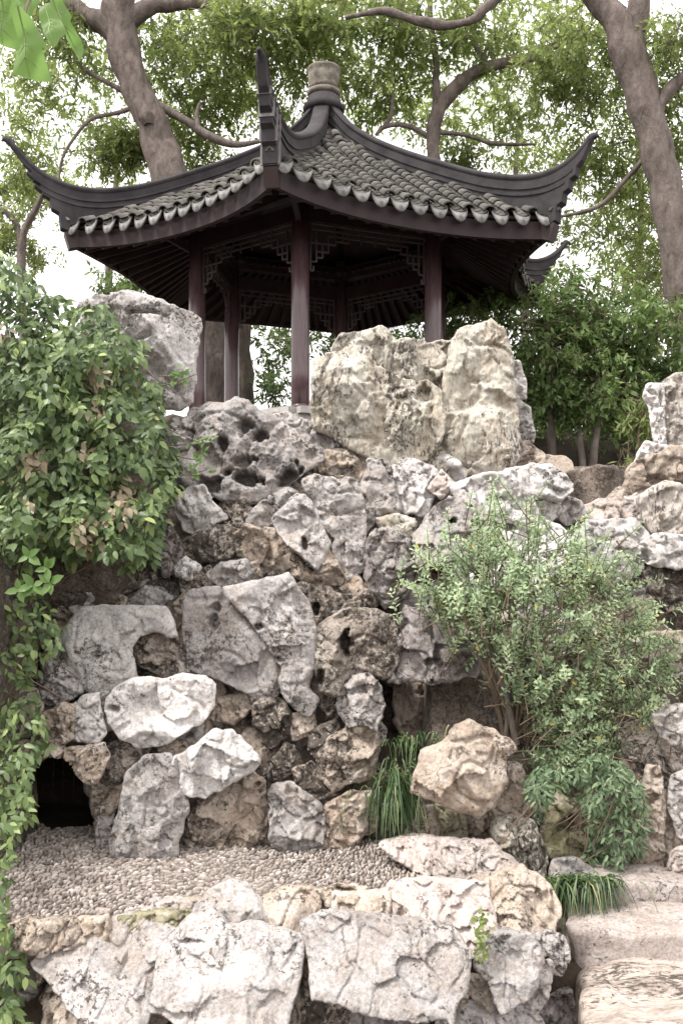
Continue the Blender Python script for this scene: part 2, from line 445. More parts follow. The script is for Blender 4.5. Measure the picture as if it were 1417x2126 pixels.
stone_count = [0]
def stone(poly, zoom='F', dz=0.0, mat='grey', parent=None, thick=0.55, holes=(), lean=0.12, step=3.3, facets=7, rough=1.0, name='stone', d=None, pits=0.5, edge=0.24, grow=8.0):
    """one weathered stone: a closed solid with its own distance, breadth and depth"""
    stone_count[0] += 1
    r = np.random.default_rng(1000 + stone_count[0])
    ox, oy, s = ZO[zoom]
    pl = np.array([(ox + x / s, oy + y / s) for x, y in poly], float)
    # grow a little so that neighbours press against each other
    cen = pl.mean(0); v = pl - cen; ln = np.linalg.norm(v, axis=1)[:, None]
    pl = cen + v * (1 + grow / np.maximum(ln, 1))
    # chip the outline
    out = []
    for a, b in zip(pl, np.roll(pl, -1, 0)):
        k = max(1, int(np.hypot(*(b - a)) / (step * 1.5)))
        for i in range(k): out.append(a + (b - a) * i / k)
    out = np.array(out)
    out = 0.25 * np.roll(out, 1, 0) + 0.5 * out + 0.25 * np.roll(out, -1, 0)
    o3 = np.column_stack([out / 22.0, np.full(len(out), stone_count[0] * 3.7)])
    size = min(np.ptp(pl[:, 0]), np.ptp(pl[:, 1]))
    amp = min(5.0, 0.05 * size) * rough
    out = out + np.column_stack([fbm(o3, 3), fbm(o3 + 50, 3)]) * amp * 1.6
    if d is None: d = dist_at(pl[:, 1].mean())
    d += dz
    # interior points
    x0, y0 = out.min(0); x1, y1 = out.max(0)
    hx, hy = np.meshgrid(np.arange(x0, x1, step), np.arange(y0, y1, step * 0.866))
    hx = hx + (np.arange(hx.shape[0]) % 2)[:, None] * step * 0.5
    g = np.column_stack([hx.ravel(), hy.ravel()]) + r.uniform(-0.22, 0.22, (hx.size, 2)) * step
    g = g[inside(g, out)]
    if len(g): g = g[seg_dist(g, out) > step * 0.55]
    allp = np.vstack([out, g]) if len(g) else out
    nb = len(out)
    res = delaunay_2d_cdt([Vector(p) for p in allp], [], [list(range(nb))], 1, 1e-4)
    vv = np.array([(p.x, p.y) for p in res[0]]); tris = np.array(res[2], int)
    if len(tris) == 0: return None
    # metres
    k = d / F
    q = np.column_stack([(vv[:, 0] - CX) * k, (HY - vv[:, 1]) * k])
    ob = np.column_stack([(out[:, 0] - CX) * k, (HY - out[:, 1]) * k])
    dist = seg_dist(q, ob)
    rim = dist < 1e-5
    sz = size * k
    wdt = max(edge * sz, 1e-3)
    T = thick * sz * 1.12
    u = np.clip(dist / wdt, 0, 1)
    dome = (1 - (1 - u) ** 2.0) ** (1 / 2.0)
    off = T * dome
    c0 = q.mean(0); ext = np.ptp(q, axis=0)
    for i in range(facets + 3):
        pk = c0 + r.uniform(-0.42, 0.42, 2) * ext
        ang = r.uniform(0, 2 * math.pi); sl = r.uniform(0.2, 1.3)
        pln = T * r.uniform(0.45, 0.95) + ((q - pk) @ np.array([math.cos(ang), math.sin(ang)])) * sl
        hh = np.clip(0.5 + 0.5 * (pln - off) / (0.02 * T), 0, 1)
        off = pln * (1 - hh) + off * hh - 0.02 * T * hh * (1 - hh)
    off = np.maximum(off, 0.12 * T * dome)
    p3 = np.column_stack([q[:, 0], np.full(len(q), d), q[:, 1]]) + stone_count[0] * 1.37
    n1 = fbm(p3 * (1.6 / max(sz, 0.15)) + 3, 3)
    n2 = ridged(p3 * 4.5 + 9, 4)
    n3 = fbm(p3 * 13 + 21, 3)
    crk = np.exp(-(perlin(p3 * (2.2 / max(sz, 0.2)) + 71) / 0.035) ** 2)
    w1, w2 = worley(p3 * 5.5)
    pit = np.clip(0.42 - w1, 0, 1) * 2.2 * np.clip(fbm(p3 * 1.8 + 90, 2) * 2 + 0.25, 0, 1)
    w3, w4 = worley(p3 * 3.1 + 11)
    ridge_ = np.clip((w4 - w3), 0, 0.35)
    wp = p3 + 0.10 * np.column_stack([fbm(p3 * 3, 2), fbm(p3 * 3 + 7, 2), fbm(p3 * 3 + 14, 2)])
    big = chips(wp * (2.6 / max(sz, 0.25)) + 5, 1); mid_ = chips(wp * 6.5 + 15, 2); sml = chips(wp * 17 + 25, 3)
    crag = 0.2 + 0.8 * np.clip(fbm(p3 * 1.7 + 55, 2) * 2.2 + 0.5, 0, 1)
    det = (0.10 * n1 * sz + 0.17 * min(sz, 0.6) * big + crag * (0.046 * mid_ + 0.020 * sml) + (n2 - 0.6) * 0.012 + n3 * 0.010 - crk * 0.045 - pit * 0.11 * pits) * rough
    off = off + det * np.clip(dist / (0.10 * sz + 1e-4), 0, 1) ** 0.7
    for h in holes:
        hx_, hy_, rx, ry = ox + h[0] / s, oy + h[1] / s, h[2] / s, h[3] / s
        dp = h[4] if len(h) > 4 else 0.32
        jit = 1 + 0.75 * fbm(np.column_stack([vv / 17.0, np.full(len(vv), 5.0 + hx_)]), 3)
        e = np.hypot((vv[:, 0] - hx_) / rx, (vv[:, 1] - hy_) / ry) * jit
        cut = np.clip(1.25 - e, 0, 1); cut = cut * cut * (3 - 2 * cut)
        off = off - dp * np.clip(cut * 1.5, 0, 1) * (dist > 1e-5)
    back = -(0.55 * T) * dome
    off = np.maximum(off, back + 0.05 * T)
    off = np.where(rim, 0, off); back = np.where(rim, 0, back)
    ly = lean * (q[:, 1] - c0[1])
    front = np.column_stack([q[:, 0], d - off + ly, q[:, 1] + EYE])
    inner = np.where(~rim)[0]
    remap = np.arange(len(q)); remap[inner] = len(q) + np.arange(len(inner))
    bk = np.column_stack([q[inner, 0], d - back[inner] + ly[inner], q[inner, 1] + EYE])
    V = np.vstack([front, bk])
    e1 = front[tris[:, 1]] - front[tris[:, 0]]; e2 = front[tris[:, 2]] - front[tris[:, 0]]
    if np.cross(q[tris[0, 1]] - q[tris[0, 0]], q[tris[0, 2]] - q[tris[0, 0]]) < 0:
        tf = tris[:, ::-1]; tb = remap[tris]
    else:
        tf = tris; tb = remap[tris][:, ::-1]
    # after the flip from image to metres a counter-clockwise face looks to -Y
    me = tri_mesh(name, V, np.vstack([tf, tb]), M[mat], smooth=False)
    return link(bpy.data.objects.new(name, me), parent)

exec_after = []
# --- main rockery ---------------------------------------------------
rockery = empty('rockery'); tag(rockery, 'tall stacked limestone rockery with a dark cave opening below the pavilion', 'rockery')
S = lambda *a, **k: stone(*a, parent=rockery, **k)
S([(205,190),(240,130),(330,95),(425,95),(475,58),(545,85),(600,150),(650,170),(740,220),(830,280),(905,330),(920,400),(850,440),(800,470),(750,540),(660,590),(560,620),(490,590),(420,600),(340,560),(240,540),(180,420),(260,330),(290,250),(215,220)], '4', -0.25, 'grey', thick=0.5,
  holes=[(415,310,26,42,.3),(600,270,45,32,.3),(545,500,75,34,.45),(765,490,45,70,.5),(520,410,55,34,.2),(525,215,34,34,.2),(350,530,60,50,.28),(440,460,26,20,.2)], pits=1.2, lean=0.25)
S([(610,150),(760,140),(850,190),(960,260),(1100,280),(1165,350),(1150,365),(1080,370),(1000,350),(930,350),(840,300),(740,240),(640,190)], '4', 0.1, 'grey', lean=0.5)
S([(930,345),(1080,350),(1170,370),(1180,440),(1120,500),(1000,500),(920,440)], '4', 0.15, 'tan', holes=[(1010,450,60,25,.3)])
S([(170,600),(250,545),(310,540),(350,620),(420,690),(330,740),(270,775),(215,740),(185,680)], '4', -0.15, 'white')
S([(200,830),(250,790),(380,740),(490,760),(500,850),(440,900),(300,930),(210,900)], '4', -0.1, 'crust')
S([(470,800),(530,750),(600,760),(640,850),(600,920),(550,930),(500,880)], '4', -0.12, 'tan', facets=3)
S([(550,700),(590,640),(640,610),(710,650),(670,735),(600,750),(545,745)], '4', -0.02, 'grey')
S([(420,700),(430,620),(510,610),(560,660),(540,740),(470,740)], '4', 0.05, 'crust')
S([(640,600),(680,560),(760,545),(800,580),(730,650),(680,640)], '4', 0.0, 'grey')
S([(670,715),(800,580),(850,590),(890,660),(910,730),(965,820),(945,870),(905,960),(850,910),(790,850),(770,840)], '4', -0.3, 'grey', thick=0.42, facets=4, holes=[(838,830,16,30,.3)], pits=0.2, rough=0.65)
S([(845,500),(920,475),(1000,510),(1085,495),(1130,560),(1150,700),(1145,850),(1140,960),(1100,1010),(1040,1000),(990,870),(970,830),(1000,800),(930,740),(900,650),(860,580),(830,540)], '4', -0.12, 'grey', facets=4, pits=0.6)
S([(790,880),(900,970),(950,850),(1000,920),(1045,990),(1020,1035),(900,1040),(800,1000),(780,930)], '4', -0.02, 'tan')
S([(335,990),(420,940),(520,925),(560,980),(540,1030),(470,1060),(400,1045)], '4', -0.2, 'grey', facets=4)
S([(545,950),(590,930),(610,1010),(560,1040)], '4', -0.1, 'tan')
S([(620,760),(700,760),(770,850),(790,940),(720,960),(620,930),(650,850)], '4', -0.04, 'tan')
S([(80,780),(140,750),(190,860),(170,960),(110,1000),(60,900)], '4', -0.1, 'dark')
S([(165,960),(220,910),(290,960),(240,1010),(180,1000)], '4', -0.1, 'white')
S([(200,1010),(330,950),(380,1050),(290,1090),(210,1080)], '4', 0.02, 'crust')
S([(600,960),(760,970),(800,1040),(760,1060),(640,1010)], '4', 0.1, 'crust')
S([(385,1240),(400,1228),(455,1222),(480,1260),(550,1330),(585,1400),(575,1440),(545,1455),(515,1440),(480,1415),(440,1400),(400,1390),(385,1330)], 'F', -0.2, 'grey', thick=0.35, facets=4, holes=[(445,1290,8,22,.1),(447,1260,10,10,.08)], pits=0.2, lean=0.05, rough=0.6)
S([(462,1225),(540,1210),(598,1195),(610,1215),(640,1260),(652,1310),(650,1370),(640,1420),(660,1440),(645,1480),(620,1475),(590,1440),(578,1410),(585,1380),(545,1320),(520,1290),(480,1250)], 'F', -0.32, 'grey', thick=0.34, facets=5, holes=[(578,1370,10,6,.2),(538,1302,10,6,.1)], pits=0.2, lean=0.05, rough=0.6)
S([(650,1315),(690,1285),(735,1265),(770,1270),(820,1290),(820,1380),(800,1410),(770,1400),(740,1420),(700,1440),(670,1430),(660,1380)], 'F', -0.15, 'crust', holes=[(715,1333,12,26,.35),(668,1400,8,20,.2)], pits=1.3)
S([(610,1215),(660,1215),(700,1235),(720,1265),(690,1285),(655,1310),(640,1260)], 'F', 0.02, 'crust', holes=[(655,1265,10,14,.2)])
S([(690,1235),(720,1215),(770,1230),(770,1265),(720,1265)], 'F', 0.05, 'crust')
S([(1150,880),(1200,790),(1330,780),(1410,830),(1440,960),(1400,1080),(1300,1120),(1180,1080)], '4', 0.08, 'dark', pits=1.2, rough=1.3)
S([(1130,600),(1180,390),(1240,400),(1290,510),(1330,660),(1250,660),(1200,700),(1170,780)], '4', 0.0, 'grey', lean=0.3)
S([(1160,380),(1220,370),(1260,400),(1330,450),(1340,560),(1300,540),(1260,430)], '4', 0.15, 'white')
S([(1220,700),(1330,690),(1417,720),(1400,800),(1290,770)], '4', -0.02, 'yellow')
S([(345,400),(430,290),(560,285),(850,285),(900,370),(920,440),(880,450),(800,420),(720,440),(670,490),(700,570),(725,640),(600,700),(500,730),(430,660),(370,590),(340,480)], '5', -0.3, 'white', thick=0.42, facets=5, holes=[(512,535,14,9,.1)], pits=0.2, rough=0.6)
S([(690,500),(760,420),(880,450),(990,560),(1000,620),(950,650),(880,650),(800,600),(740,570)], '5', -0.1, 'crust', holes=[(770,620,60,40,.4)])
S([(575,760),(640,690),(740,660),(850,675),(960,640),(1060,650),(1120,700),(1110,800),(1060,870),(950,930),(860,990),(740,1000),(640,950),(590,880),(570,830)], '5', -0.38, 'white', thick=0.5, facets=5, holes=[(597,812,26,18,.2)], pits=0.15, rough=0.65)
S([(400,800),(440,755),(510,740),(520,850),(550,930),(520,990),(430,960),(395,900)], '5', -0.36, 'white')
S([(520,740),(570,735),(585,850),(610,900),(560,920),(525,870)], '5', -0.2, 'white')
S([(360,900),(395,790),(420,860),(430,970),(370,960)], '5', -0.35, 'white')
S([(230,560),(320,450),(340,560),(400,640),(430,720),(300,790),(210,740)], '5', -0.25, 'grey')
S([(180,900),(300,800),(380,800),(380,960),(310,1010),(200,980)], '5', -0.4, 'tan')
S([(60,700),(170,720),(210,800),(200,950),(100,960),(40,900)], '5', -0.35, 'tan')
S([(335,1030),(540,1010),(560,1060),(520,1160),(490,1190),(450,1170),(400,1100)], '5', -0.35, 'tan', holes=[(405,1042,20,8,.1)])
S([(560,1005),(780,1000),(770,1060),(700,1100),(640,1180),(560,1250),(520,1240),(540,1120)], '5', -0.1, 'crust')
S([(490,1190),(560,1250),(640,1200),(640,1290),(590,1350),(530,1350),(505,1290)], '5', -0.05, 'tan')
S([(520,1340),(590,1340),(590,1420),(560,1440),(525,1420)], '5', -0.05, 'grey')
S([(520,1420),(580,1430),(580,1520),(590,1620),(530,1620),(515,1500)], '5', -0.05, 'grey')
S([(595,1480),(640,1350),(660,1170),(760,1080),(880,1070),(920,1120),(950,1250),(980,1350),(940,1450),(930,1570),(800,1600),(640,1655),(600,1560)], '5', -0.35, 'grey', thick=0.45, facets=5, pits=0.3, d=7.75, rough=0.65)
S([(840,1020),(890,980),(970,1000),(1000,1050),(930,1070),(860,1050)], '5', -0.2, 'tan', facets=3)
S([(905,1110),(940,1060),(1040,1010),(1120,940),(1200,940),(1280,1000),(1355,1070),(1320,1130),(1200,1200),(1080,1260),(990,1250),(930,1180)], '5', -0.42, 'white', thick=0.55, facets=6)
S([(940,1480),(990,1400),(1060,1270),(1200,1240),(1300,1270),(1390,1400),(1410,1530),(1200,1560),(940,1590)], '5', -0.08, 'tan', facets=5, pits=0.2, d=7.75)
S([(890,980),(940,930),(1060,910),(1050,990),(1000,1040)], '5', -0.1, 'grey')
S([(680,250),(760,180),(850,190),(900,240),(800,280),(690,285)], '5', -0.05, 'grey')
S([(470,250),(560,215),(640,225),(680,275),(480,288)], '5', -0.02, 'tan')
S([(900,290),(960,220),(1000,230),(1000,400),(940,420),(925,380)], '5', -0.05, 'tan')
S([(925,440),(985,400),(1005,520),(1000,570),(930,510)], '5', 0.0, 'tan')
S([(380,80),(480,60),(520,110),(470,230),(380,270),(370,170)], '5', 0.0, 'tan', holes=[(430,130,30,30,.2)])
S([(520,130),(660,110),(720,170),(640,210),(520,210)], '5', 0.05, 'crust')
S([(265,200),(330,160),(400,230),(410,310),(340,370),(290,320)], '6', 0.0, 'crust', rough=1.4)
S([(120,190),(250,170),(260,230),(190,280),(120,260)], '6', 0.12, 'tan')
S([(600,190),(650,120),(720,100),(760,150),(765,220),(740,300),(690,270),(640,280),(610,240)], '6', -0.2, 'grey', pits=1)
S([(480,110),(560,120),(600,180),(600,260),(560,240),(500,170)], '6', 0.02, 'crust')
S([(600,330),(660,280),(740,310),(755,370),(720,490),(640,500),(580,540),(530,470),(520,400)], '6', -0.12, 'tan', rough=1.2)
S([(490,320),(590,270),(610,330),(530,410),(500,390)], '6', -0.02, 'crust')
S([(410,250),(500,250),(510,320),(430,340)], '6', 0.0, 'tan')
S([(335,560),(360,525),(430,525),(470,570),(530,600),(545,755),(400,765),(350,745)], '6', -0.15, 'grey', d=7.7)
S([(535,620),(640,560),(720,560),(700,690),(660,745),(550,765)], '6', -0.08, 'tan', d=7.75)
S([(430,470),(500,440),(560,550),(500,600),(460,570)], '6', -0.02, 'crust')
S([(190,540),(260,480),(310,510),(330,640),(330,740),(290,740),(250,650)], '6', -0.05, 'tan', holes=[(290,515,10,8,.15)])
S([(350,430),(390,370),(430,380),(420,460),(360,510)], '6', 0.0, 'crust')
S([(310,520),(350,430),(340,520),(335,640),(320,640)], '6', 0.2, 'dark')
S([(690,560),(760,570),(745,680),(700,710)], '6', 0.05, 'tan')
S([(70,1000),(200,985),(345,1015),(310,1075),(250,1050),(190,1090),(120,1060)], '5', 0.0, 'tan', d=7.58, rough=1.3)
# upper left block beside the pavilion and the block under it
S([(440,310),(560,270),(650,275),(720,255),(870,280),(1000,340),(1110,380),(1135,450),(1100,500),(1095,680),(1080,860),(1000,900),(900,880),(840,760),(740,640),(620,520),(480,420)], 'A', -0.35, 'white', thick=0.4, holes=[(850,392,110,16,.14),(840,520,50,16,.12)], facets=5, pits=0.1, lean=0.1, d=9.6)
S([(975,960),(1050,955),(1110,1000),(1140,1110),(990,1130),(940,1050)], 'A', -0.2, 'white')
S([(940,1130),(1080,1130),(1150,1200),(1130,1330),(1000,1340),(930,1240)], 'A', 0.1, 'grey')
S([(860,1560),(960,1540),(1000,1700),(950,1850),(860,1800)], 'A', 0.0, 'dark')
S([(420,1800),(560,1820),(520,1960),(440,2060),(390,2000)], 'A', -0.1, 'white')

# --- right part of the rockery ---------------------------------------
rockery_r = empty('rockery'); tag(rockery_r, 'pale ledges of stacked limestone rising behind the leafy green shrub', 'rockery')
S = lambda *a, **k: stone(*a, parent=rockery_r, **k)
S([(360,250),(480,190),(640,180),(690,240),(725,330),(745,390),(620,410),(500,390),(400,350)], 'B', -0.1, 'white', holes=[(560,300,50,14,.15)], lean=0.5)
S([(600,165),(780,145),(860,190),(890,250),(830,310),(720,290),(670,230)], 'B', -0.15, 'white', facets=4, lean=0.4)
S([(0,120),(60,130),(75,240),(115,350),(40,365),(0,340),(-40,240)], 'B', 0.05, 'grey', lean=0.4)
S([(80,160),(150,110),(260,150),(285,230),(215,375),(120,350),(80,250)], 'B', 0.1, 'white', lean=0.4)
S([(255,250),(300,170),(365,240),(300,290)], 'B', 0.0, 'pink', lean=0.3)
S([(0,390),(90,380),(170,400),(150,480),(40,450)], 'B', 0.1, 'white')
S([(0,440),(150,480),(180,580),(150,720),(40,800),(-30,700),(-20,520)], 'B', 0.05, 'grey', rough=1.2, pits=1)
S([(180,480),(250,370),(340,300),(460,320),(540,420),(420,560),(300,600),(200,620)], 'B', -0.1, 'grey', holes=[(360,405,14,16,.3),(455,412,14,14,.2)], facets=4, lean=0.3)
S([(300,560),(440,430),(600,400),(740,390),(880,450),(900,600),(700,720),(400,720)], 'B', 0.0, 'white', holes=[(620,425,40,20,.25)], lean=0.3)
S([(890,500),(1000,410),(1200,400),(1260,480),(1220,620),(1100,690),(950,650)], 'B', 0.05, 'white', lean=0.3, holes=[(905,515,20,14,.2)])
S([(940,340),(1080,310),(1210,280),(1240,400),(1180,430),(1000,410)], 'B', 0.2, 'pink', lean=0.5)
S([(865,215),(930,190),(1150,190),(1145,280),(1060,305),(930,300)], 'B', 0.55, 'tan')
S([(1140,275),(1180,150),(1350,70),(1430,60),(1440,200),(1300,230),(1220,285)], 'B', 0.1, 'tan', holes=[(1290,215,60,25,.2)])
S([(1220,300),(1340,230),(1430,250),(1440,470),(1290,475),(1240,400)], 'B', -0.1, 'stripe', rough=0.8)
S([(1220,520),(1290,475),(1440,480),(1440,620),(1340,610),(1260,600)], 'B', -0.25, 'white', holes=[(1245,570,24,30,.25)])
S([(1250,600),(1340,605),(1440,630),(1440,820),(1340,800),(1270,720)], 'B', 0.0, 'crust')
S([(735,310),(820,310),(865,350),(800,395),(740,360)], 'B', 0.0, 'white')
S([(870,290),(940,320),(965,390),(880,410),(840,380)], 'B', 0.1, 'grey')
S([(1145,1110),(1170,1025),(1280,1020),(1285,1480),(1200,1420),(1195,1200)], 'G', 0.1, 'white', d=9.6, holes=[(1262,1110,18,50,.2)])
S([(1285,1010),(1360,950),(1440,950),(1450,1470),(1300,1490)], 'G', 0.15, 'stripe', d=9.6, holes=[(1335,1100,26,36,.25)])
S([(1075,1570),(1150,1430),(1290,1450),(1320,1490),(1210,1550),(1080,1610)], 'G', 0.0, 'white', d=9.5)
S([(1250,930),(1440,920),(1440,1080),(1350,1090),(1270,1060)], 'B', 0.0, 'tan')
S([(1000,1020),(1250,1000),(1260,1120),(1050,1140)], 'B', 0.1, 'tan')
S([(1060,960),(1320,940),(1417,960),(1400,1040),(1100,1050)], 'B', 0.05, 'pink')
# recess with the hanging slab
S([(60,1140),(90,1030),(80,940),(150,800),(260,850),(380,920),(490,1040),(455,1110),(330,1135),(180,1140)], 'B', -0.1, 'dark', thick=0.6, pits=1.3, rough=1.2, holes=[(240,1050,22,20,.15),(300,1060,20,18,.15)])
S([(820,130),(960,125),(1015,170),(1000,350),(930,370),(860,330),(825,280)], '6', 0.75, 'tan')
S([(1010,160),(1120,150),(1150,280),(1060,330),(1000,350)], '6', 0.5, 'dark')
S([(975,610),(1090,610),(1092,750),(985,748)], '6', 0.0, 'moss', d=7.6)
S([(1095,630),(1165,620),(1215,740),(1130,768),(1090,750)], '6', 0.05, 'tan', d=7.6)
S([(1200,680),(1260,650),(1350,670),(1390,760),(1395,870),(1330,875),(1240,795),(1210,740)], '6', -0.15, 'yellow', d=7.45)
S([(865,705),(930,620),(970,610),(985,748),(860,745)], '6', -0.02, 'tan', d=7.5)
S([(790,640),(850,560),(920,600),(960,700),(965,840),(880,890),(790,870),(755,760)], 'C', -0.05, 'moss', d=7.5, holes=[(868,690,42,32,.35)])
S([(1205,800),(1255,440),(1320,440),(1335,600),(1315,900),(1260,935),(1160,940)], 'C', -0.05, 'tan', d=7.45, facets=4)
S([(1280,170),(1330,150),(1440,150),(1440,350),(1340,310),(1290,230)], 'C', -0.1, 'grey', d=7.7)
S([(1120,290),(1190,220),(1270,250),(1330,330),(1440,380),(1440,440),(1330,440),(1230,400),(1170,390)], 'C', 0.05, 'crust', d=7.7)
S([(1370,480),(1440,450),(1440,760),(1390,745),(1355,600)], 'C', -0.05, 'grey', d=7.5)
S([(1325,560),(1370,600),(1400,750),(1440,790),(1440,890),(1330,890),(1310,760)], 'C', 0.05, 'tan', d=7.5)
S([(1350,880),(1380,820),(1440,800),(1440,890),(1370,900)], 'C', -0.2, 'pink', d=7.4)
S([(1210,420),(1320,400),(1340,470),(1280,560),(1210,540)], 'C', 0.12, 'crust', d=7.6)
S([(1130,380),(1240,400),(1250,560),(1140,560)], 'C', 0.15, 'tan', d=7.6)
S([(1000,280),(1140,260),(1170,400),(1050,460)], 'C', 0.2, 'tan', d=7.8)

# --- free standing boulders ------------------------------------------
boulder = empty('standing_boulder'); tag(boulder, 'broad yellowish boulder with twin peaks standing before the pavilion', 'boulder')
S = lambda *a, **k: stone(*a, parent=boulder, name='lobe', grow=9, edge=0.2, rough=0.95, **k)
S([(585,540),(580,400),(590,310),(640,285),(730,290),(830,360),(900,390),(960,380),(1010,420),(1010,560),(960,650),(880,670),(800,660),(700,600),(640,560)], '3', -0.2, 'yellow', d=9.55, thick=0.4, holes=[(950,430,30,34,.16)], facets=4, pits=0.6)
S([(655,260),(680,225),(740,220),(810,195),(850,240),(835,300),(825,355),(740,300),(650,285)], '3', 0.0, 'yellow', d=9.75)
S([(825,280),(870,250),(1040,250),(1045,330),(1040,450),(960,400),(900,390),(840,365)], '3', 0.0, 'yellow', d=9.7, facets=4)
S([(1000,560),(1030,420),(1050,240),(1090,205),(1190,170),(1230,210),(1255,300),(1260,450),(1275,640),(1200,700),(1110,700),(1000,700),(960,650)], '3', -0.15, 'yellow', d=9.55, thick=0.42, facets=4, pits=0.6)
side = empty('stone_pile'); tag(side, 'small pile of white stones leaning on the right flank of the yellowish boulder', 'stone pile')
S = lambda *a, **k: stone(*a, parent=side, **k)
S([(235,860),(270,870),(295,970),(290,1000),(225,990)], 'G', 0.0, 'white', d=9.7)
S([(210,990),(300,980),(300,1105),(205,1105)], 'G', 0.0, 'white', d=9.65)
S([(205,1120),(290,1150),(330,1200),(360,1340),(335,1455),(230,1400)], 'G', 0.0, 'white', d=9.6)
S([(230,1420),(340,1440),(430,1510),(480,1600),(240,1610)], 'G', 0.0, 'tan', d=9.55)
o = stone([(890,540),(930,390),(1010,370),(1060,310),(1110,285),(1170,310),(1270,360),(1280,390),(1230,430),(1240,500),(1200,580),(1140,630),(1050,600),(960,570)], '6', -0.3, 'tan', name='boulder', d=7.5, thick=0.6, facets=11, rough=0.9)
tag(o, 'craggy brown boulder perched on blocks right of the grass tuft', 'boulder')
o = stone([(1235,440),(1300,450),(1340,600),(1310,655),(1200,625),(1185,590),(1240,510)], '6', -0.1, 'tan', name='boulder', d=7.5)
tag(o, 'smaller brown stone wedged behind the craggy perched boulder', 'boulder')
o = stone([(765,762),(900,742),(1080,752),(1070,775),(990,835),(900,825),(820,795)], '6', 0.0, 'pink', name='edging_stone', d=7.1, thick=1.1, lean=1.4, facets=4)
tag(o, 'flat pinkish stone at the right back edge of the pebble terrace', 'edging stone')
o = stone([(975,805),(1060,768),(1200,772),(1260,810),(1315,855),(1310,895),(1200,885),(1070,880),(1000,850)], '6', 0.0, 'pink', name='edging_stone', d=6.95, thick=0.9, lean=1.2, facets=4)
tag(o, 'long low pink-grey boulder lying at the right end of the pebble terrace', 'edging stone')

# --- foreground edge ---------------------------------------------------
edge = empty('retaining_edge'); tag(edge, 'jagged front edge of grey limestone blocks below the pebble terrace', 'retaining wall')
S = lambda *a, **k: stone(*a, parent=edge, **k)
S([(140,600),(200,560),(330,500),(500,470),(600,490),(700,500),(690,580),(640,700),(580,810),(430,755),(330,710),(250,655)], 'D', -0.1, 'grey', thick=0.42, facets=6, lean=1.0, grow=14, rough=0.55)
S([(650,570),(750,480),(850,460),(930,520),(1000,500),(1130,520),(1225,540),(1215,640),(1150,805),(1080,790),(1000,835),(900,880),(780,790),(700,745),(640,745)], 'D', -0.25, 'grey', thick=0.5, facets=6, holes=[(760,540,60,8,.08)], lean=0.95, rough=0.5, grow=11)
S([(750,420),(830,330),(920,290),(1000,300),(1060,350),(1130,430),(1145,530),(1000,520),(930,510),(850,465),(780,480)], 'D', -0.1, 'grey', thick=0.55, facets=5, lean=0.9, grow=2, rough=0.5)
S([(40,440),(110,425),(240,425),(255,515),(190,540),(90,530)], 'D', 0.0, 'tan', d=5.98, thick=0.9, lean=0.3)
S([(240,420),(310,425),(355,495),(270,520)], 'D', 0.0, 'tan', d=6.02, thick=0.9, lean=0.3)
S([(320,415),(430,415),(455,485),(350,505)], 'D', 0.0, 'tan', d=6.04, thick=0.9, lean=0.3)
S([(395,380),(450,385),(465,425),(410,430)], 'D', 0.0, 'pink', lean=0.7)
S([(430,420),(560,400),(650,395),(770,385),(755,465),(640,500),(500,490)], 'D', 0.0, 'moss', d=6.1, thick=0.8, lean=0.4)
S([(560,378),(690,345),(800,345),(800,385),(700,405),(600,405)], 'D', -0.02, 'pink', lean=0.8)
S([(1055,345),(1180,310),(1300,315),(1290,420),(1180,530),(1140,525),(1130,420)], 'D', 0.0, 'tan', lean=0.7)
S([(1290,310),(1417,300),(1500,310),(1500,440),(1400,470),(1270,450)], 'D', 0.05, 'tan', lean=0.7)
S([(190,770),(290,700),(440,780),(540,850),(560,900),(170,900)], 'D', 0.05, 'tan', lean=0.5)
S([(60,560),(140,600),(160,700),(90,760),(30,700)], 'D', 0.25, 'dark')
S([(90,470),(190,500),(190,570),(110,590)], 'D', 0.1, 'crust')
S([(1215,560),(1290,560),(1300,680),(1240,760),(1210,900),(1150,900),(1160,800)], 'D', 0.1, 'tan')
S([(1220,700),(1330,700),(1417,690),(1430,780),(1360,840),(1250,860)], 'D', 0.12, 'crust')
S([(20,430),(130,400),(350,430),(560,440),(620,520),(590,600),(540,640),(530,690),(500,660),(380,658),(250,645),(150,625),(70,620),(60,530)], 'E', -0.35, 'grey', thick=0.42, facets=6, lean=1.0, grow=14, rough=0.6)
S([(340,270),(480,262),(700,270),(720,420),(640,470),(540,460),(360,440),(330,350)], 'E', 0.0, 'pink', thick=0.6, facets=5, lean=0.9)
S([(130,300),(330,290),(340,430),(200,420),(120,400)], 'E', 0.0, 'tan', thick=0.6, facets=5, lean=0.9)
S([(550,640),(600,600),(690,600),(710,700),(620,720)], 'E', -0.05, 'tan', lean=0.4)
S([(690,460),(780,440),(870,455),(895,520),(865,600),(830,640),(740,690),(710,600),(650,540)], 'E', -0.2, 'grey', thick=0.5, lean=0.4, facets=6, rough=0.6)
S([(830,660),(880,560),(935,540),(930,600),(900,670),(860,710)], 'E', -0.05, 'grey', lean=0.3)
S([(850,220),(930,270),(960,330),(900,430),(820,440),(690,430),(700,260),(780,235)], 'E', -0.05, 'tan', lean=0.9, thick=0.6)
S([(560,230),(700,215),(830,215),(780,260),(640,275),(560,262)], 'E', 0.05, 'tan', lean=0.8)
S([(420,240),(520,225),(570,240),(560,270),(440,275)], 'E', 0.05, 'pink', lean=0.8)
S([(880,430),(970,440),(990,480),(960,560),(900,540),(870,480)], 'E', 0.0, 'grey', lean=0.3)
S([(530,700),(640,690),(760,680),(870,720),(920,800),(500,800)], 'E', -0.05, 'grey', lean=0.5)
S([(150,660),(330,650),(480,660),(470,740),(420,790),(160,790)], 'E', 0.15, 'dark', lean=0.3)
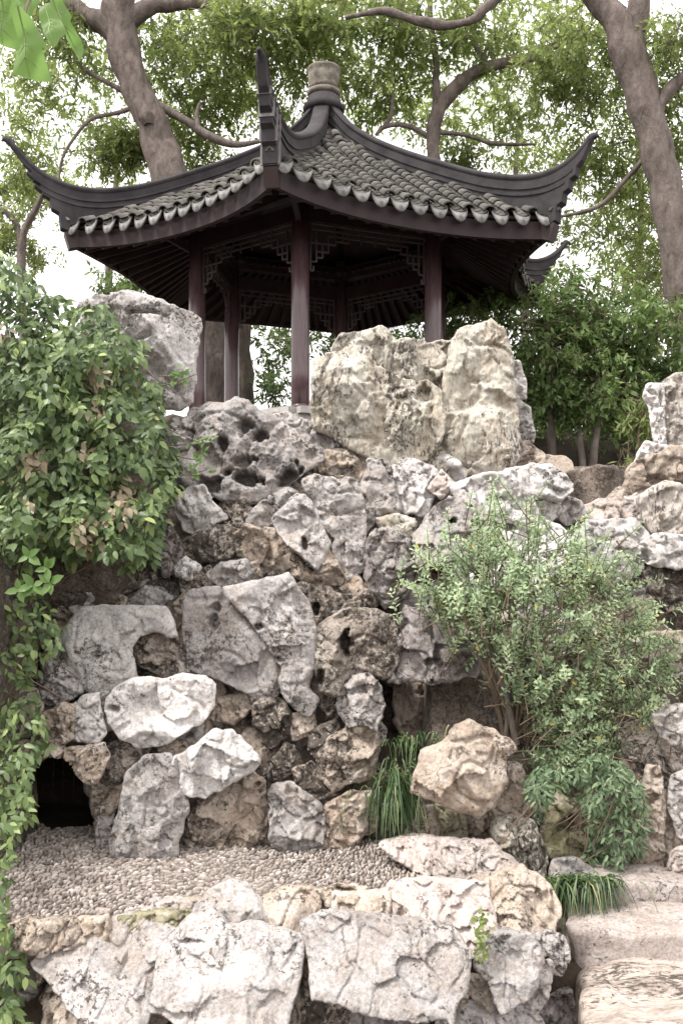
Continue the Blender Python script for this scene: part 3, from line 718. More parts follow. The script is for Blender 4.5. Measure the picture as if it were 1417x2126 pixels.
S([(0,620),(80,640),(110,720),(60,800),(-60,800)], 'E', 0.12, 'crust', lean=0.3)
S([(100,640),(180,640),(150,690),(120,690)], 'E', 0.02, 'tan')
S([(880,700),(1000,640),(1040,740),(1040,830),(900,830)], 'E', 0.4, 'dark')

# --- small packing stones between the big ones --------------------------
def packing(parent, region, n, rmin, rmax, dz0, mats, seed, front=0.0):
    r = np.random.default_rng(seed)
    rg = np.array(region, float); made = 0
    lo, hi = rg.min(0), rg.max(0)
    while made < n:
        p = r.uniform(lo, hi)
        if not inside(p[None], rg)[0]: continue
        rad = r.uniform(rmin, rmax); k = r.integers(6, 9)
        an = np.sort(r.uniform(0, 2 * math.pi, k)) * 0.35 + np.linspace(0, 2 * math.pi, k, endpoint=False) * 0.65
        rr = rad * r.uniform(0.7, 1.15, k)
        asp = r.uniform(0.7, 1.4)
        poly = np.column_stack([p[0] + np.cos(an) * rr * asp, p[1] + np.sin(an) * rr / asp])
        stone(poly, 'F', dz0 + r.uniform(-0.08, 0.1), mats[r.integers(len(mats))], parent=parent, step=5.5, facets=6, thick=0.7)
        made += 1
packing(rockery, [(350,900),(480,850),(760,940),(870,1100),(820,1300),(780,1500),(770,1740),(560,1750),(240,1780),(150,1500),(120,1300),(230,1180),(360,1100)], 130, 22, 46, 0.27, ['tan', 'crust', 'grey', 'tan'], 21)
packing(rockery_r, [(760,960),(1000,950),(1150,1000),(1417,1000),(1417,1500),(1330,1500),(1000,1350),(860,1300),(770,1150)], 60, 25, 55, 0.36, ['white', 'grey', 'tan'], 22)
packing(rockery_r, [(900,1640),(1060,1560),(1250,1560),(1417,1450),(1417,1820),(1150,1830),(900,1740)], 36, 25, 48, 0.3, ['tan', 'crust', 'grey'], 23)
packing(edge, [(60,1930),(400,1890),(700,1900),(1150,1900),(1150,2126),(60,2126)], 40, 28, 55, 0.22, ['tan', 'crust', 'grey'], 24)

packing(rockery, [(0,1190),(150,1180),(160,1330),(120,1540),(0,1540)], 26, 28, 60, 0.15, ['tan', 'crust', 'grey'], 25)
packing(rockery, [(360,900),(480,870),(760,960),(860,1120),(800,1320),(780,1500),(760,1720),(560,1740),(260,1760),(160,1500),(140,1300),(240,1180),(360,1100)], 60, 50, 85, 0.42, ['tan', 'crust', 'grey', 'grey'], 26)
# the mass over the cave, with a wall added for its shade
def block_rock(name, lo, hi, mat, parent, res=26, amp=0.10):
    v = []; f = []
    lo = np.array(lo, float); hi = np.array(hi, float); c = (lo + hi) / 2; h = (hi - lo) / 2
    n = res
    for ax in range(3):
        for sgn in (-1, 1):
            base = len(v)
            for i in range(n + 1):
                for j in range(n + 1):
                    p = np.zeros(3); p[ax] = sgn; p[(ax + 1) % 3] = 2 * i / n - 1; p[(ax + 2) % 3] = 2 * j / n - 1
                    v.append(p)
            for i in range(n):
                for j in range(n):
                    q = [base + i * (n + 1) + j, base + (i + 1) * (n + 1) + j, base + (i + 1) * (n + 1) + j + 1, base + i * (n + 1) + j + 1]
                    f.append(q if sgn > 0 else q[::-1])
    v = np.array(v)
    nrm = (np.abs(v) ** 7).sum(1) ** (1 / 7.0)
    w = v / nrm[:, None] * h + c
    nn = v / np.linalg.norm(v, axis=1)[:, None]
    w = w + nn * (fbm(w * 2.2, 4) * amp * 2 + ridged(w * 5, 3)[:] * amp * 0.3 - amp * 0.3)[:, None]
    ob = mesh_obj(name, w, f, M[mat], parent)
    return ob
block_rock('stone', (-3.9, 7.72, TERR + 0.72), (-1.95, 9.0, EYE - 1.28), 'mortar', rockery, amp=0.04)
block_rock('stone', (-3.9, 8.3, TERR + 0.62), (-1.75, 11.3, EYE - 1.0), 'soil_cave_shade', rockery, amp=0.05)  # inner cave mass, coloured dark so the cave looks unlit
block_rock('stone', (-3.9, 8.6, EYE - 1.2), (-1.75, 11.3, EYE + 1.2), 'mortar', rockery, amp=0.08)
block_rock('stone', (-4.6, 6.7, 0.2), (-2.62, 8.3, EYE + 0.2), 'mortar', rockery, amp=0.05)  # added wall, mostly out of view, to throw shade on the cave floor
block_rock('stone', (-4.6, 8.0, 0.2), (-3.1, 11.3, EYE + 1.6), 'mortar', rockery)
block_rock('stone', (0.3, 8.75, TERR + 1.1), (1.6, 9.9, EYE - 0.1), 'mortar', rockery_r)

# ------------------------------------------------------------------ pebble terrace
terr = tag(empty('pebble_terrace'), 'terrace paved with small upright pebbles in front of the cave', 'paving', kind='structure')
poly_t = [(-3.4, 8.35), (-3.4, 6.12), (-2.03, 6.10), (-1.22, 6.24), (-0.96, 6.45), (-0.03, 6.54), (0.66, 6.64), (0.90, 6.83), (0.66, 7.3), (0.33, 7.8), (-0.4, 7.85), (-1.9, 7.75), (-2.02, 8.3), (-2.5, 8.1), (-2.9, 8.5)]
tv = [(x, y, TERR) for x, y in poly_t] + [(x, y, TERR - 0.25) for x, y in poly_t]
nt_ = len(poly_t)
fs = [list(range(nt_))[::-1]] + [[i, (i + 1) % nt_, nt_ + (i + 1) % nt_, nt_ + i] for i in range(nt_)]
mesh_obj('mortar_bed', tv, fs, M['bed'], terr, smooth=False)
def pebble_template():
    v = []; f = []
    rings = [(-0.1, 0.62), (0.45, 0.92), (0.8, 0.66)]
    k = 7
    for z, rr in rings:
        for i in range(k):
            a = 2 * math.pi * i / k
            v.append((math.cos(a) * rr, math.sin(a) * rr, z))
    v.append((0, 0, 1.0))
    for j in range(len(rings) - 1):
        for i in range(k):
            a0, a1 = j * k + i, j * k + (i + 1) % k
            f += [(a0, a1, a1 + k), (a0, a1 + k, a0 + k)]
    t = (len(rings) - 1) * k
    for i in range(k): f.append((t + i, t + (i + 1) % k, len(v) - 1))
    return np.array(v), np.array(f)
pv, pf = pebble_template()
pt = np.array(poly_t)
cand = []
yy = 6.12; row = 0
while yy < 9.4:
    xx = -3.35 + (row % 2) * 0.02
    while xx < 0.9:
        cand.append((xx + rng.uniform(-.012, .012), yy + rng.uniform(-.014, .014))); xx += 0.031
    yy += 0.044; row += 1
cand = np.array(cand); cand = cand[inside(cand, pt)]
npb = len(cand)
ptint = np.clip(rng.normal(0.45, 0.24, npb), 0, 1)
ang = rng.normal(0.75, 0.4, npb) + 0.5 * np.sin(cand[:, 0] * 2.1 + cand[:, 1])
sx = rng.uniform(0.015, 0.036, npb); sy = rng.uniform(0.008, 0.0155, npb); szz = rng.uniform(0.018, 0.036, npb)
visible = (cand[:, 1] < 7.6) & (cand[:, 0] > -2.2 * cand[:, 1] / 6.4 * 0.99)
order = np.argsort(cand[:, 1] + np.where(visible, 0, 100) + np.abs(cand[:, 0] + 1.0) * 0.25)
single = set(order[:300].tolist())
pmes = [tri_mesh('pebble', pv, pf, M['pebble'], True, np.full(len(pv), 0.04 + 0.13 * q)) for q in range(8)]
rest_v = []; rest_f = []; rest_t = []
for i in range(npb):
    ca, sa = math.cos(ang[i]), math.sin(ang[i])
    z0 = TERR - 0.004 + 0.006 * math.sin(cand[i, 0] * 3 + cand[i, 1] * 2)
    if i in single:
        o = bpy.data.objects.new('pebble', pmes[int(ptint[i] * 7.99)]); link(o, terr)
        o.location = (cand[i, 0], cand[i, 1], z0); o.rotation_euler = (0, 0, ang[i]); o.scale = (sx[i], sy[i], szz[i])
    else:
        w = pv * np.array([sx[i], sy[i], szz[i]])
        w = np.column_stack([w[:, 0] * ca - w[:, 1] * sa + cand[i, 0], w[:, 0] * sa + w[:, 1] * ca + cand[i, 1], w[:, 2] + z0])
        rest_f.append(pf + len(rest_v) * len(pv)); rest_v.append(w); rest_t.append(np.full(len(pv), ptint[i]))
o = link(bpy.data.objects.new('pebbles', tri_mesh('pebbles', np.vstack(rest_v), np.vstack(rest_f), M['pebble'], True, np.concatenate(rest_t))), terr); o['kind'] = 'stuff'

# ------------------------------------------------------------------ stone slabs of the path on the right
def slab(lo, hi, mat, label, groove=0.0, seed=0, skew=0.0):
    nx, ny, nzz = 44, 36, 6
    lo = np.array(lo, float); hi = np.array(hi, float)
    n = 30
    v = []; f = []
    c = (lo + hi) / 2; h = (hi - lo) / 2
    for ax in range(3):
        for sgn in (-1, 1):
            base = len(v)
            for i in range(n + 1):
                for j in range(n + 1):
                    p = np.zeros(3); p[ax] = sgn; p[(ax + 1) % 3] = 2 * i / n - 1; p[(ax + 2) % 3] = 2 * j / n - 1
                    v.append(p)
            for i in range(n):
                for j in range(n):
                    q = [base + i * (n + 1) + j, base + (i + 1) * (n + 1) + j, base + (i + 1) * (n + 1) + j + 1, base + i * (n + 1) + j + 1]
                    f.append(q if sgn > 0 else q[::-1])
    v = np.array(v)
    nr = (np.abs(v) ** 9).sum(1) ** (1 / 9.0)
    w = v / nr[:, None] * h + c
    w[:, 0] += skew * (w[:, 1] - c[1])
    q = w + seed * 7.7
    w[:, 0] += fbm(q * 2.5, 3) * 0.07; w[:, 1] += fbm(q * 2.5 + 30, 3) * 0.06
    w[:, 2] += fbm(q * np.array([1.2, 3.5, 2]) + 60, 4) * 0.06 + chips(q * 4.0, 5) * 0.02 + groove * fbm(q * np.array([1.0, 9.0, 1.0]), 3) * 0.05
    ob = mesh_obj('stone_slab', w, f, M[mat]); tag(ob, label, 'stone slab', 'stone slabs of the path')
    return ob
M['slab'] = rock_mat('slab_grooved', (0.47, 0.39, 0.34), (0.55, 0.48, 0.43), (0.20, 0.15, 0.12), 0.5, (0.5, 1.5, 1.0), 0.6, 0.9)
slab((1.47, 4.7, EYE - 3.25), (3.6, 6.62, EYE - 2.83), 'slab', 'long grooved tan slab in the lower right corner', 1.0, 1, 0.17)
slab((1.62, 6.45, EYE - 2.95), (3.5, 7.05, EYE - 2.6), 'pink', 'smooth pinkish stepping slab just above the grooved slab', 0.2, 2, 0.1)
slab((1.80, 6.95, EYE - 2.8), (3.6, 7.4, EYE - 2.47), 'pink', 'pale pink slab at the foot of the right hand rocks', 0.2, 3, 0.1)

# ------------------------------------------------------------------ pavilion
pav = empty('pavilion'); tag(pav, 'hexagonal wooden pavilion with grey tiled roof and upturned corners atop the rockery', 'pavilion')
PC = Vector(((672 - CX) / F * 14.0, 14.0, EYE))
PHI = R(8.0)
def cdir(k, off=0.0):
    a = PHI + R(60) * (k + off)
    return Vector((-math.sin(a), -math.cos(a), 0))
RE = 3.7
HR = np.array([0.0, 0.15, 0.85, 1.4, 2.0, 2.69, 3.35, 3.7, 3.9])
HZ = np.array([6.60, 6.42, 5.76, 5.42, 5.12, 4.80, 4.52, 4.40, 4.36])
def zs(rho): return float(np.interp(rho, HR, HZ))
# smooth the profile
_rr = np.linspace(0, 3.9, 80); _zz = np.interp(_rr, HR, HZ)
for _ in range(12): _zz[1:-1] = 0.25 * _zz[:-2] + 0.5 * _zz[1:-1] + 0.25 * _zz[2:]
def zs(rho): return float(np.interp(rho, _rr, _zz))
SAG = 0.27
CDZ = (-0.02, 0.03, 0.0, 0.0, -0.02, -0.16)      # the old roof has settled unevenly: rise or drop of each corner
RDZ = (0.0, 0.06, 0.0, 0.0, -0.10, -0.14)
def roof_pt(k, s, t, lift=0.0):
    """point of face k (between corners k and k+1): s out along the face, t across"""
    rho = s / 0.866
    half = max(s / math.sqrt(3), 1e-4)
    tau = min(abs(t) / half, 1.0)
    z = zs(rho) - SAG * (rho / RE) ** 2 * (1 - tau ** 2.2) + lift
    w1 = min(max((t / half + 1) / 2, 0), 1)
    z += (rho / RE) ** 2 * (CDZ[k % 6] * (1 - w1) + CDZ[(k + 1) % 6] * w1)
    n = cdir(k, 0.5); tn = (cdir(k + 1) - cdir(k)).normalized()
    return PC + n * s + tn * t + Vector((0, 0, z))
SE = 0.866 * RE
THALF = SE / math.sqrt(3)
def edge_s(t):
    """the eave line draws in between the projecting corners"""
    return SE - 0.36 * (1 - min(abs(t) / THALF, 1.0) ** 2.2)

def frame_tile(k, s, t):
    p = roof_pt(k, s, t)
    d = (roof_pt(k, s + 0.05, t) - roof_pt(k, s - 0.05, t)).normalized()
    tn = (cdir(k + 1) - cdir(k)).normalized()
    up = tn.cross(d).normalized()
    if up.z < 0: up = -up
    tn = d.cross(up)
    return p, d, tn, up
def arc_tile(r0, r1, L, thk, concave=False, seg=6):
    v = []; f = []
    sg = -1 if concave else 1
    for (x, rr) in ((0, r0), (L, r1), (L, r1 - thk)):
        for i in range(seg + 1):
            a = math.pi * i / seg
            z = math.sin(a) * rr * (0.75 if not concave else 0.55)
            v.append((x, -math.cos(a) * rr, sg * z))
    n = seg + 1
    for j in range(2):
        for i in range(seg):
            a0 = j * n + i
            q = [(a0, a0 + n, a0 + n + 1), (a0, a0 + n + 1, a0 + 1)]
            f += q if not concave else [x[::-1] for x in q]
    return np.array(v), np.array(f)
ROWS = 14
PITCH = 2 * (SE / math.sqrt(3)) / ROWS
COURSE = 0.135
cv, cf = arc_tile(0.066, 0.080, COURSE * 1.15, 0.018)
qv, qf = arc_tile(0.082, 0.092, COURSE * 1.15, -0.02, True)
cme = tri_mesh('cover_tile', cv, cf, M['tile'])
mass_v = []; mass_f = []; nmass = 0
def put(vt, ft, p, d, tn, up, sc_=1.0):
    global nmass
    Mx = np.array([d, tn, up]).T
    mass_v.append(vt * sc_ @ Mx.T + np.array(p)); mass_f.append(ft + nmass); nmass += len(vt)
singles = 0
for k in range(6):
    front = k in (0, 5)
    for r_ in range(ROWS + 1):
        t = (r_ - ROWS / 2) * PITCH
        s = edge_s(t) - COURSE
        while s > abs(t) * math.sqrt(3) + 0.12 and s > 0.3:
            jt = random.uniform(-0.008, 0.008)
            p, d, tn, up = frame_tile(k, s, t)
            p = p + up * (0.055 + random.uniform(-.006, .006)) + tn * jt
            d2 = (d + up * 0.05).normalized(); up2 = d2.cross(tn); up2 = up2 if up2.z > 0 else -up2
            if front and singles < 300:
                o = bpy.data.objects.new('cover_tile', cme); link(o, pav)
                mw = Matrix.Identity(4)
                for c in range(3):
                    mw[c][0], mw[c][1], mw[c][2], mw[c][3] = d2[c], tn[c], up2[c], p[c]
                o.matrix_world = mw; singles += 1
            else:
                put(cv, cf, p, d2, tn, up2)
            s -= COURSE
    for r_ in range(ROWS):
        t = (r_ + 0.5 - ROWS / 2) * PITCH
        s = edge_s(t) - COURSE * 0.7
        while s > abs(t) * math.sqrt(3) + 0.05 and s > 0.3:
            p, d, tn, up = frame_tile(k, s, t)
            d2 = (d + up * 0.16).normalized(); up2 = d2.cross(tn); up2 = up2 if up2.z > 0 else -up2
            put(qv, qf, p + up * (0.045 + random.uniform(-.004, .004)), d2, tn, up2)
            s -= COURSE * 0.62
o = link(bpy.data.objects.new('roof_tiles', tri_mesh('roof_tiles', np.vstack(mass_v), np.vstack(mass_f), M['tile'])), pav); o['kind'] = 'stuff'
# drip tiles under the pans and scalloped ends on the covers
def drip_mesh():
    n = 10; v = []; f = []
    w, h = 0.118, 0.105
    prof = []
    for i in range(n + 1):
        a = math.pi * i / n
        x = -math.cos(a) * w
        top = -0.55 * math.sin(a) * w
        bot = top - h * (1 - abs(x / w) ** 2.0) ** 0.85 - 0.016
        prof.append((x, top, bot))
    for (x, tp, bt) in prof:
        v += [(0.0, x, tp), (0.0, x, bt), (0.022, x, tp), (0.022, x, bt)]
    for i in range(n):
        a = 4 * i; b = a + 4
        for q in ((a, b, b + 1, a + 1), (a + 2, a + 3, b + 3, b + 2), (a, a + 2, b + 2, b), (a + 1, b + 1, b + 3, a + 3)):
            f += [(q[0], q[1], q[2]), (q[0], q[2], q[3])]
    # raised pattern: a small boss
    b0 = len(v); m = 8
    for (rr, x) in ((0.036, 0.023), (0.022, 0.032)):
        for i in range(m):
            a = 2 * math.pi * i / m
            v.append((x, math.cos(a) * rr, -0.112 + math.sin(a) * rr * 0.9))
    for i in range(m):
        a0, a1 = b0 + i, b0 + (i + 1) % m
        f += [(a0, a1, a1 + m), (a0, a1 + m, a0 + m)]
    for i in range(1, m - 1): f.append((b0 + m, b0 + m + i, b0 + m + i + 1))
    return np.array(v), np.array(f)
dv, df = drip_mesh()
dme = tri_mesh('drip_tile', dv, df, M['drip'], smooth=False)
ev, ef = arc_tile(0.078, 0.09, 0.10, 0.022)
eme = tri_mesh('end_tile', ev, ef, M['tile'])
def place(me, name, p, d, tn, up, parent):
    o = bpy.data.objects.new(name, me); link(o, parent)
    mw = Matrix.Identity(4)
    for c in range(3):
        mw[c][0], mw[c][1], mw[c][2], mw[c][3] = d[c], tn[c], up[c], p[c]
    o.matrix_world = mw
    return o
for k in range(6):
    for r_ in range(ROWS):
        t = (r_ + 0.5 - ROWS / 2) * PITCH
        p, d, tn, up = frame_tile(k, edge_s(t), t)
        out = cdir(k, 0.5)
        dd = (out + Vector((0, 0, 0.25))).normalized(); uu = dd.cross(tn); uu = uu if uu.z > 0 else -uu
        rl = random.uniform(-.06, .06)
        place(dme, 'drip_tile', p + up * 0.03 + out * (0.03 + random.uniform(-.01, .01)), dd, (tn + uu * rl).normalized(), (uu - tn * rl).normalized(), pav)
    for r_ in range(ROWS + 1):
        t = (r_ - ROWS / 2) * PITCH
        p, d, tn, up = frame_tile(k, edge_s(t) - 0.05, t)
        place(eme, 'end_tile', p + up * 0.06, d, tn, up, pav)
# roof deck, soffit
v = []; f = []
for k in range(6):
    n_s, n_t = 16, 12
    base = len(v)
    for i in range(n_s + 1):
        q = 0.015 + 0.98 * i / n_s
        for j in range(n_t + 1):
            t = (2 * j / n_t - 1) * q * THALF
            v.append(roof_pt(k, q * edge_s((2 * j / n_t - 1) * THALF), t, -0.035))
    for i in range(n_s):
        for j in range(n_t):
            q = base + i * (n_t + 1) + j
            f.append((q, q + 1, q + n_t + 2, q + n_t + 1))
top = mesh_obj('roof_deck', v, f, M['wood'], pav)
sol = top.modifiers.new('t', 'SOLIDIFY'); sol.thickness = 0.05; sol.offset = 0
# fascia boards, rafters
RC = 1.93
COLTOP = 4.42
def box_between(a, b, w, h, upv=Vector((0, 0, 1))):
    d = (b - a).normalized(); sx_ = d.cross(upv).normalized(); uz = sx_.cross(d)
    vs_ = []
    for e in (a, b):
        for (i, j) in ((-1, -1), (1, -1), (1, 1), (-1, 1)):
            vs_.append(e + sx_ * (i * w / 2) + uz * (j * h / 2))
    fs_ = [(0, 1, 2, 3)[::-1], (4, 5, 6, 7), (0, 1, 5, 4), (1, 2, 6, 5), (2, 3, 7, 6), (3, 0, 4, 7)]
    return vs_, fs_
def join(parts):
    V = []; Fc = []
    for (v_, f_) in parts:
        b = len(V); V += list(v_); Fc += [tuple(i + b for i in q) for q in f_]
    return V, Fc
for k in range(6):
    v = []; f = []
    n_t = 24
    for j in range(n_t + 1):
        u = 2 * j / n_t - 1
        es = edge_s(u * THALF)
        for (s, dz) in ((es - 0.02, -0.06), (es - 0.02, -0.28), (es - 0.09, -0.28), (es - 0.09, -0.06)):
            t = u * (SE - 0.02) / math.sqrt(3)
            p = roof_pt(k, es, u * THALF); n = cdir(k, 0.5); tn = (cdir(k + 1) - cdir(k)).normalized()
            v.append(PC + n * s + tn * t + Vector((0, 0, p.z - PC.z + dz)))
    for j in range(n_t):
        for q in range(4):
            a = j * 4 + q; b = j * 4 + (q + 1) % 4
            f.append((a, b, b + 4, a + 4))
    mesh_obj('eave_board', v, f, M['fascia'], pav, smooth=False)
    # soffit boarding
    v = []; f = []
    n_s, n_t = 4, 12
    s_in = 0.866 * RC - 0.1
    for i in range(n_s + 1):
        q = i / n_s
        for j in range(n_t + 1):
            u = 2 * j / n_t - 1
            s = s_in + (edge_s(u * THALF) - 0.1 - s_in) * q
            ze = roof_pt(k, edge_s(u * THALF), u * THALF).z - 0.20
            zi = EYE + COLTOP + 0.42
            n = cdir(k, 0.5); tn = (cdir(k + 1) - cdir(k)).normalized()
            p = PC + n * s + tn * (u * (s_in + (SE - 0.1 - s_in) * q) / math.sqrt(3)); p.z = zi + (ze - zi) * q
            v.append(p)
    for i in range(n_s):
        for j in range(n_t):
            a = i * (n_t + 1) + j
            f.append((a, a + 1, a + n_t + 2, a + n_t + 1))
    mesh_obj('soffit', v, f, M['wood'], pav)
    NR = 15
    for j in range(NR):
        u = (2 * (j + 0.5) / NR - 1)
        n = cdir(k, 0.5); tn = (cdir(k + 1) - cdir(k)).normalized()
        pe = roof_pt(k, edge_s(u * THALF), u * THALF * 0.97); ze = pe.z - 0.25
        a = PC + n * (edge_s(u * THALF) - 0.1) + tn * (u * THALF * 0.97); a.z = ze
        ui = u * (0.75 if abs(u) < 0.5 else 0.75 + 0.22 * (abs(u) - 0.5) * 2)
        b = PC + n * s_in + tn * (ui * s_in / math.sqrt(3)); b.z = EYE + COLTOP + 0.36
        v_, f_ = box_between(a, b, 0.075, 0.085)
        mesh_obj('rafter', v_, f_, M['wood'], pav, smooth=False)
    # hip rafter
    a = PC + cdir(k) * (RE + 0.02); a.z = EYE + zs(RE) + CDZ[k] - 0.22
    b = PC + cdir(k) * (RC - 0.2); b.z = EYE + COLTOP + 0.42
    v_, f_ = box_between(a, b, 0.16, 0.22)
    mesh_obj('hip_rafter', v_, f_, M['wood'], pav, smooth=False)

# hip ridges with upturned tips
TOP_R = np.array([0.1, 0.45, 0.85, 1.4, 2.0, 2.69, 3.1, 3.35, 3.6, 3.8, 3.98, 4.14, 4.30])
TOP_Z = np.array([6.80, 6.36, 6.03, 5.70, 5.40, 5.09, 4.96, 4.91, 4.90, 4.94, 5.02, 5.14, 5.31])
def cr_interp(xs_, ys_, x):
    i = int(np.clip(np.searchsorted(xs_, x) - 1, 0, len(xs_) - 2))
    h = xs_[i + 1] - xs_[i]; u = (x - xs_[i]) / h
    def slope(j):
        if j == 0: return (ys_[1] - ys_[0]) / (xs_[1] - xs_[0])
        if j == len(xs_) - 1: return (ys_[-1] - ys_[-2]) / (xs_[-1] - xs_[-2])
        return (ys_[j + 1] - ys_[j - 1]) / (xs_[j + 1] - xs_[j - 1])
    m0, m1 = slope(i) * h, slope(i + 1) * h
    return (2*u**3-3*u**2+1)*ys_[i] + (u**3-2*u**2+u)*m0 + (-2*u**3+3*u**2)*ys_[i+1] + (u**3-u**2)*m1
BOT_R = [3.70, 3.78, 3.80, 3.88, 3.90, 3.98, 4.00, 4.08, 4.10, 4.18, 4.30]
BOT_Z = [4.34, 4.36, 4.50, 4.54, 4.66, 4.70, 4.82, 4.86, 4.97, 5.04, 5.27]
TIPF = (0.86, 1.18, 1.0, 1.0, 1.0, 0.84)     # the six tips are not equally long
TOP_R0, TOP_Z0, BOT_R0, BOT_Z0 = TOP_R, TOP_Z, list(BOT_R), list(BOT_Z)
for k in range(6):
    dr = cdir(k); sd_ = Vector((-dr.y, dr.x, 0))
    tf_k = TIPF[k]
    TOP_R = np.where(TOP_R0 > 3.6, 3.6 + (TOP_R0 - 3.6) * tf_k, TOP_R0)
    TOP_Z = np.where(TOP_R0 > 3.6, 4.90 + (TOP_Z0 - 4.90) * tf_k, TOP_Z0) + RDZ[k] * (TOP_R0 / 4.0) ** 2
    BOT_R = [3.7 + (x - 3.7) * tf_k for x in BOT_R0]
    BOT_Z = [4.25 + (x - 4.25) * (0.5 + 0.5 * tf_k) + RDZ[k] for x in BOT_Z0]
    BOT_Z[0] -= 0.06; BOT_Z[1] -= 0.05
    def zs_k(x): return zs(x) + CDZ[k] * (x / RE) ** 2
    TE = float(TOP_R[-1])
    tps = [(x, cr_interp(TOP_R, TOP_Z, x)) for x in np.linspace(0.1, TE, 64)]
    bts = []
    for (x, z) in tps:
        zb = zs_k(x) - 0.02 if x < 3.7 else float(np.interp(x, BOT_R, BOT_Z))
        bts.append((x, min(zb, z - 0.05)))
    # replace the outer part by the stepped corbels
    def wall(x): return 0.09 * (1 - 0.5 * smooth01((x - 3.6) / 0.7))
    xsu = sorted(set([x for x, _ in tps] + BOT_R))
    v = []; f = []
    for x in xsu:
        zt = cr_interp(TOP_R, TOP_Z, x) - 0.05
        zb = zs_k(x) - 0.02 if x < 3.7 else float(np.interp(x, BOT_R, BOT_Z))
        zb = min(zb, zt - 0.02)
        w = float(wall(x))
        for (sgn, z) in ((-1, zb), (1, zb), (1, zt), (-1, zt)):
            p = PC + dr * x + sd_ * (sgn * w); p.z = EYE + z
            v.append(p)
    for i in range(len(xsu) - 1):
        for q in range(4):
            a = i * 4 + q; b = i * 4 + (q + 1) % 4
            f.append((a, b, b + 4, a + 4))
    f.append((0, 1, 2, 3)); e_ = 4 * (len(xsu) - 1); f.append((e_ + 3, e_ + 2, e_ + 1, e_))
    rg = mesh_obj('hip_ridge', v, f, M['ridge'], pav, smooth=False)
    # mouldings: rounded cap and two string courses
    def strip(dz, wid, hgt, x0, x1, nm, mat, rnd=False):
        v = []; f = []
        xx = np.linspace(x0, x1, 60); m = 8 if rnd else 4
        for x in xx:
            z = cr_interp(TOP_R, TOP_Z, x) + dz
            w = wid * (1 - 0.5 * float(smooth01((x - 3.5) / 0.8)))
            for i in range(m):
                a = 2 * math.pi * (i + (0 if rnd else 0.5)) / m
                kx = 1.0 if rnd else 1.414
                p = PC + dr * x + sd_ * (math.cos(a) * w * kx); p.z = EYE + z + math.sin(a) * hgt * kx
                v.append(p)
        for i in range(len(xx) - 1):
            for q in range(m):
                a = i * m + q; b = i * m + (q + 1) % m
                f.append((a, b, b + m, a + m))
        f.append(tuple(range(m))[::-1]); f.append(tuple(range(len(v) - m, len(v))))
        mesh_obj(nm, v, f, M[mat], rg, smooth=rnd)
    strip(-0.02, 0.122, 0.06, 0.12, TE + 0.01, 'ridge_cap', 'ridge', True)
    strip(-0.16, 0.108, 0.016, 0.2, TE - 0.2, 'moulding', 'ridge')
    strip(-0.24, 0.108, 0.016, 0.3, TE - 0.3, 'moulding', 'ridge')
    # pale joints across the tip
    for bx in ((3.74, 3.84, 3.95, 4.05) if k == 0 else ()):
        v_, f_ = [], []
        zt = cr_interp(TOP_R, TOP_Z, bx)
        zb = float(np.interp(bx, BOT_R, BOT_Z))
        w = float(wall(bx)) * 1.25
        a = PC + dr * bx; a.z = EYE + zb
        b = PC + dr * (bx - 0.03); b.z = EYE + zt - 0.07
        v_, f_ = box_between(a, b, 2 * w + 0.012, 0.022, dr)
        mesh_obj('tip_band', v_, f_, M['band'], rg, smooth=False)
    # hooked end
    pts_ = [(TE + x - 4.30, float(TOP_Z[-1]) + z - 5.31) for (x, z) in ((4.27, 5.27), (4.32, 5.32), (4.37, 5.34), (4.41, 5.33))]
    v = []; f = []
    for i, (x, z) in enumerate(pts_):
        for q in range(6):
            a = 2 * math.pi * q / 6; rr = 0.055 - 0.008 * i
            p = PC + dr * (x - math.sin(a) * rr * 0.5) + sd_ * (math.cos(a) * rr * 0.8); p.z = EYE + z + math.sin(a) * rr
            v.append(p)
    for i in range(len(pts_) - 1):
        for q in range(6):
            a = i * 6 + q; b = i * 6 + (q + 1) % 6
            f.append((a, b, b + 6, a + 6))
    f.append(tuple(range(len(v) - 6, len(v))))
    mesh_obj('tip_hook', v, f, M['ridge'], rg)

def lathe(prof, center, seg=24, flute=None):
    v = []; f = []
    for (r_, z) in prof:
        for i in range(seg):
            a = 2 * math.pi * i / seg
            rr = r_ * (1 + (flute(a, z) if flute else 0))
            v.append((center[0] + math.cos(a) * rr, center[1] + math.sin(a) * rr, center[2] + z))
    for j in range(len(prof) - 1):
        for i in range(seg):
            a = j * seg + i; b = j * seg + (i + 1) % seg
            f.append((a, b, b + seg, a + seg))
    f.append(tuple(range(seg))[::-1]); f.append(tuple(range(len(v) - seg, len(v))))
    return v, f
v, f = lathe([(0.30, 0), (0.32, 0.06), (0.27, 0.12), (0.25, 0.20), (0.20, 0.25)], PC + Vector((0, 0, 6.62)), 24)
fin = mesh_obj('finial', v, f, M['ridge'], pav)
v, f = lathe([(0.20, 0.0), (0.245, 0.02), (0.25, 0.07), (0.20, 0.09), (0.19, 0.11)], PC + Vector((0, 0, 6.86)), 24)
mesh_obj('finial_collar', v, f, M['finial'], fin)
v, f = lathe([(0.19, 0.0), (0.215, 0.03), (0.20, 0.06), (0.215, 0.12), (0.222, 0.24), (0.215, 0.25), (0.24, 0.28), (0.24, 0.32), (0.17, 0.34)], PC + Vector((0, 0, 6.96)), 40,
             lambda a, z: 0.08 * max(0, math.cos(a * 6)) * (1 if 0.08 < z < 0.3 else 0))
mesh_obj('finial_drum', v, f, M['finial'], fin)

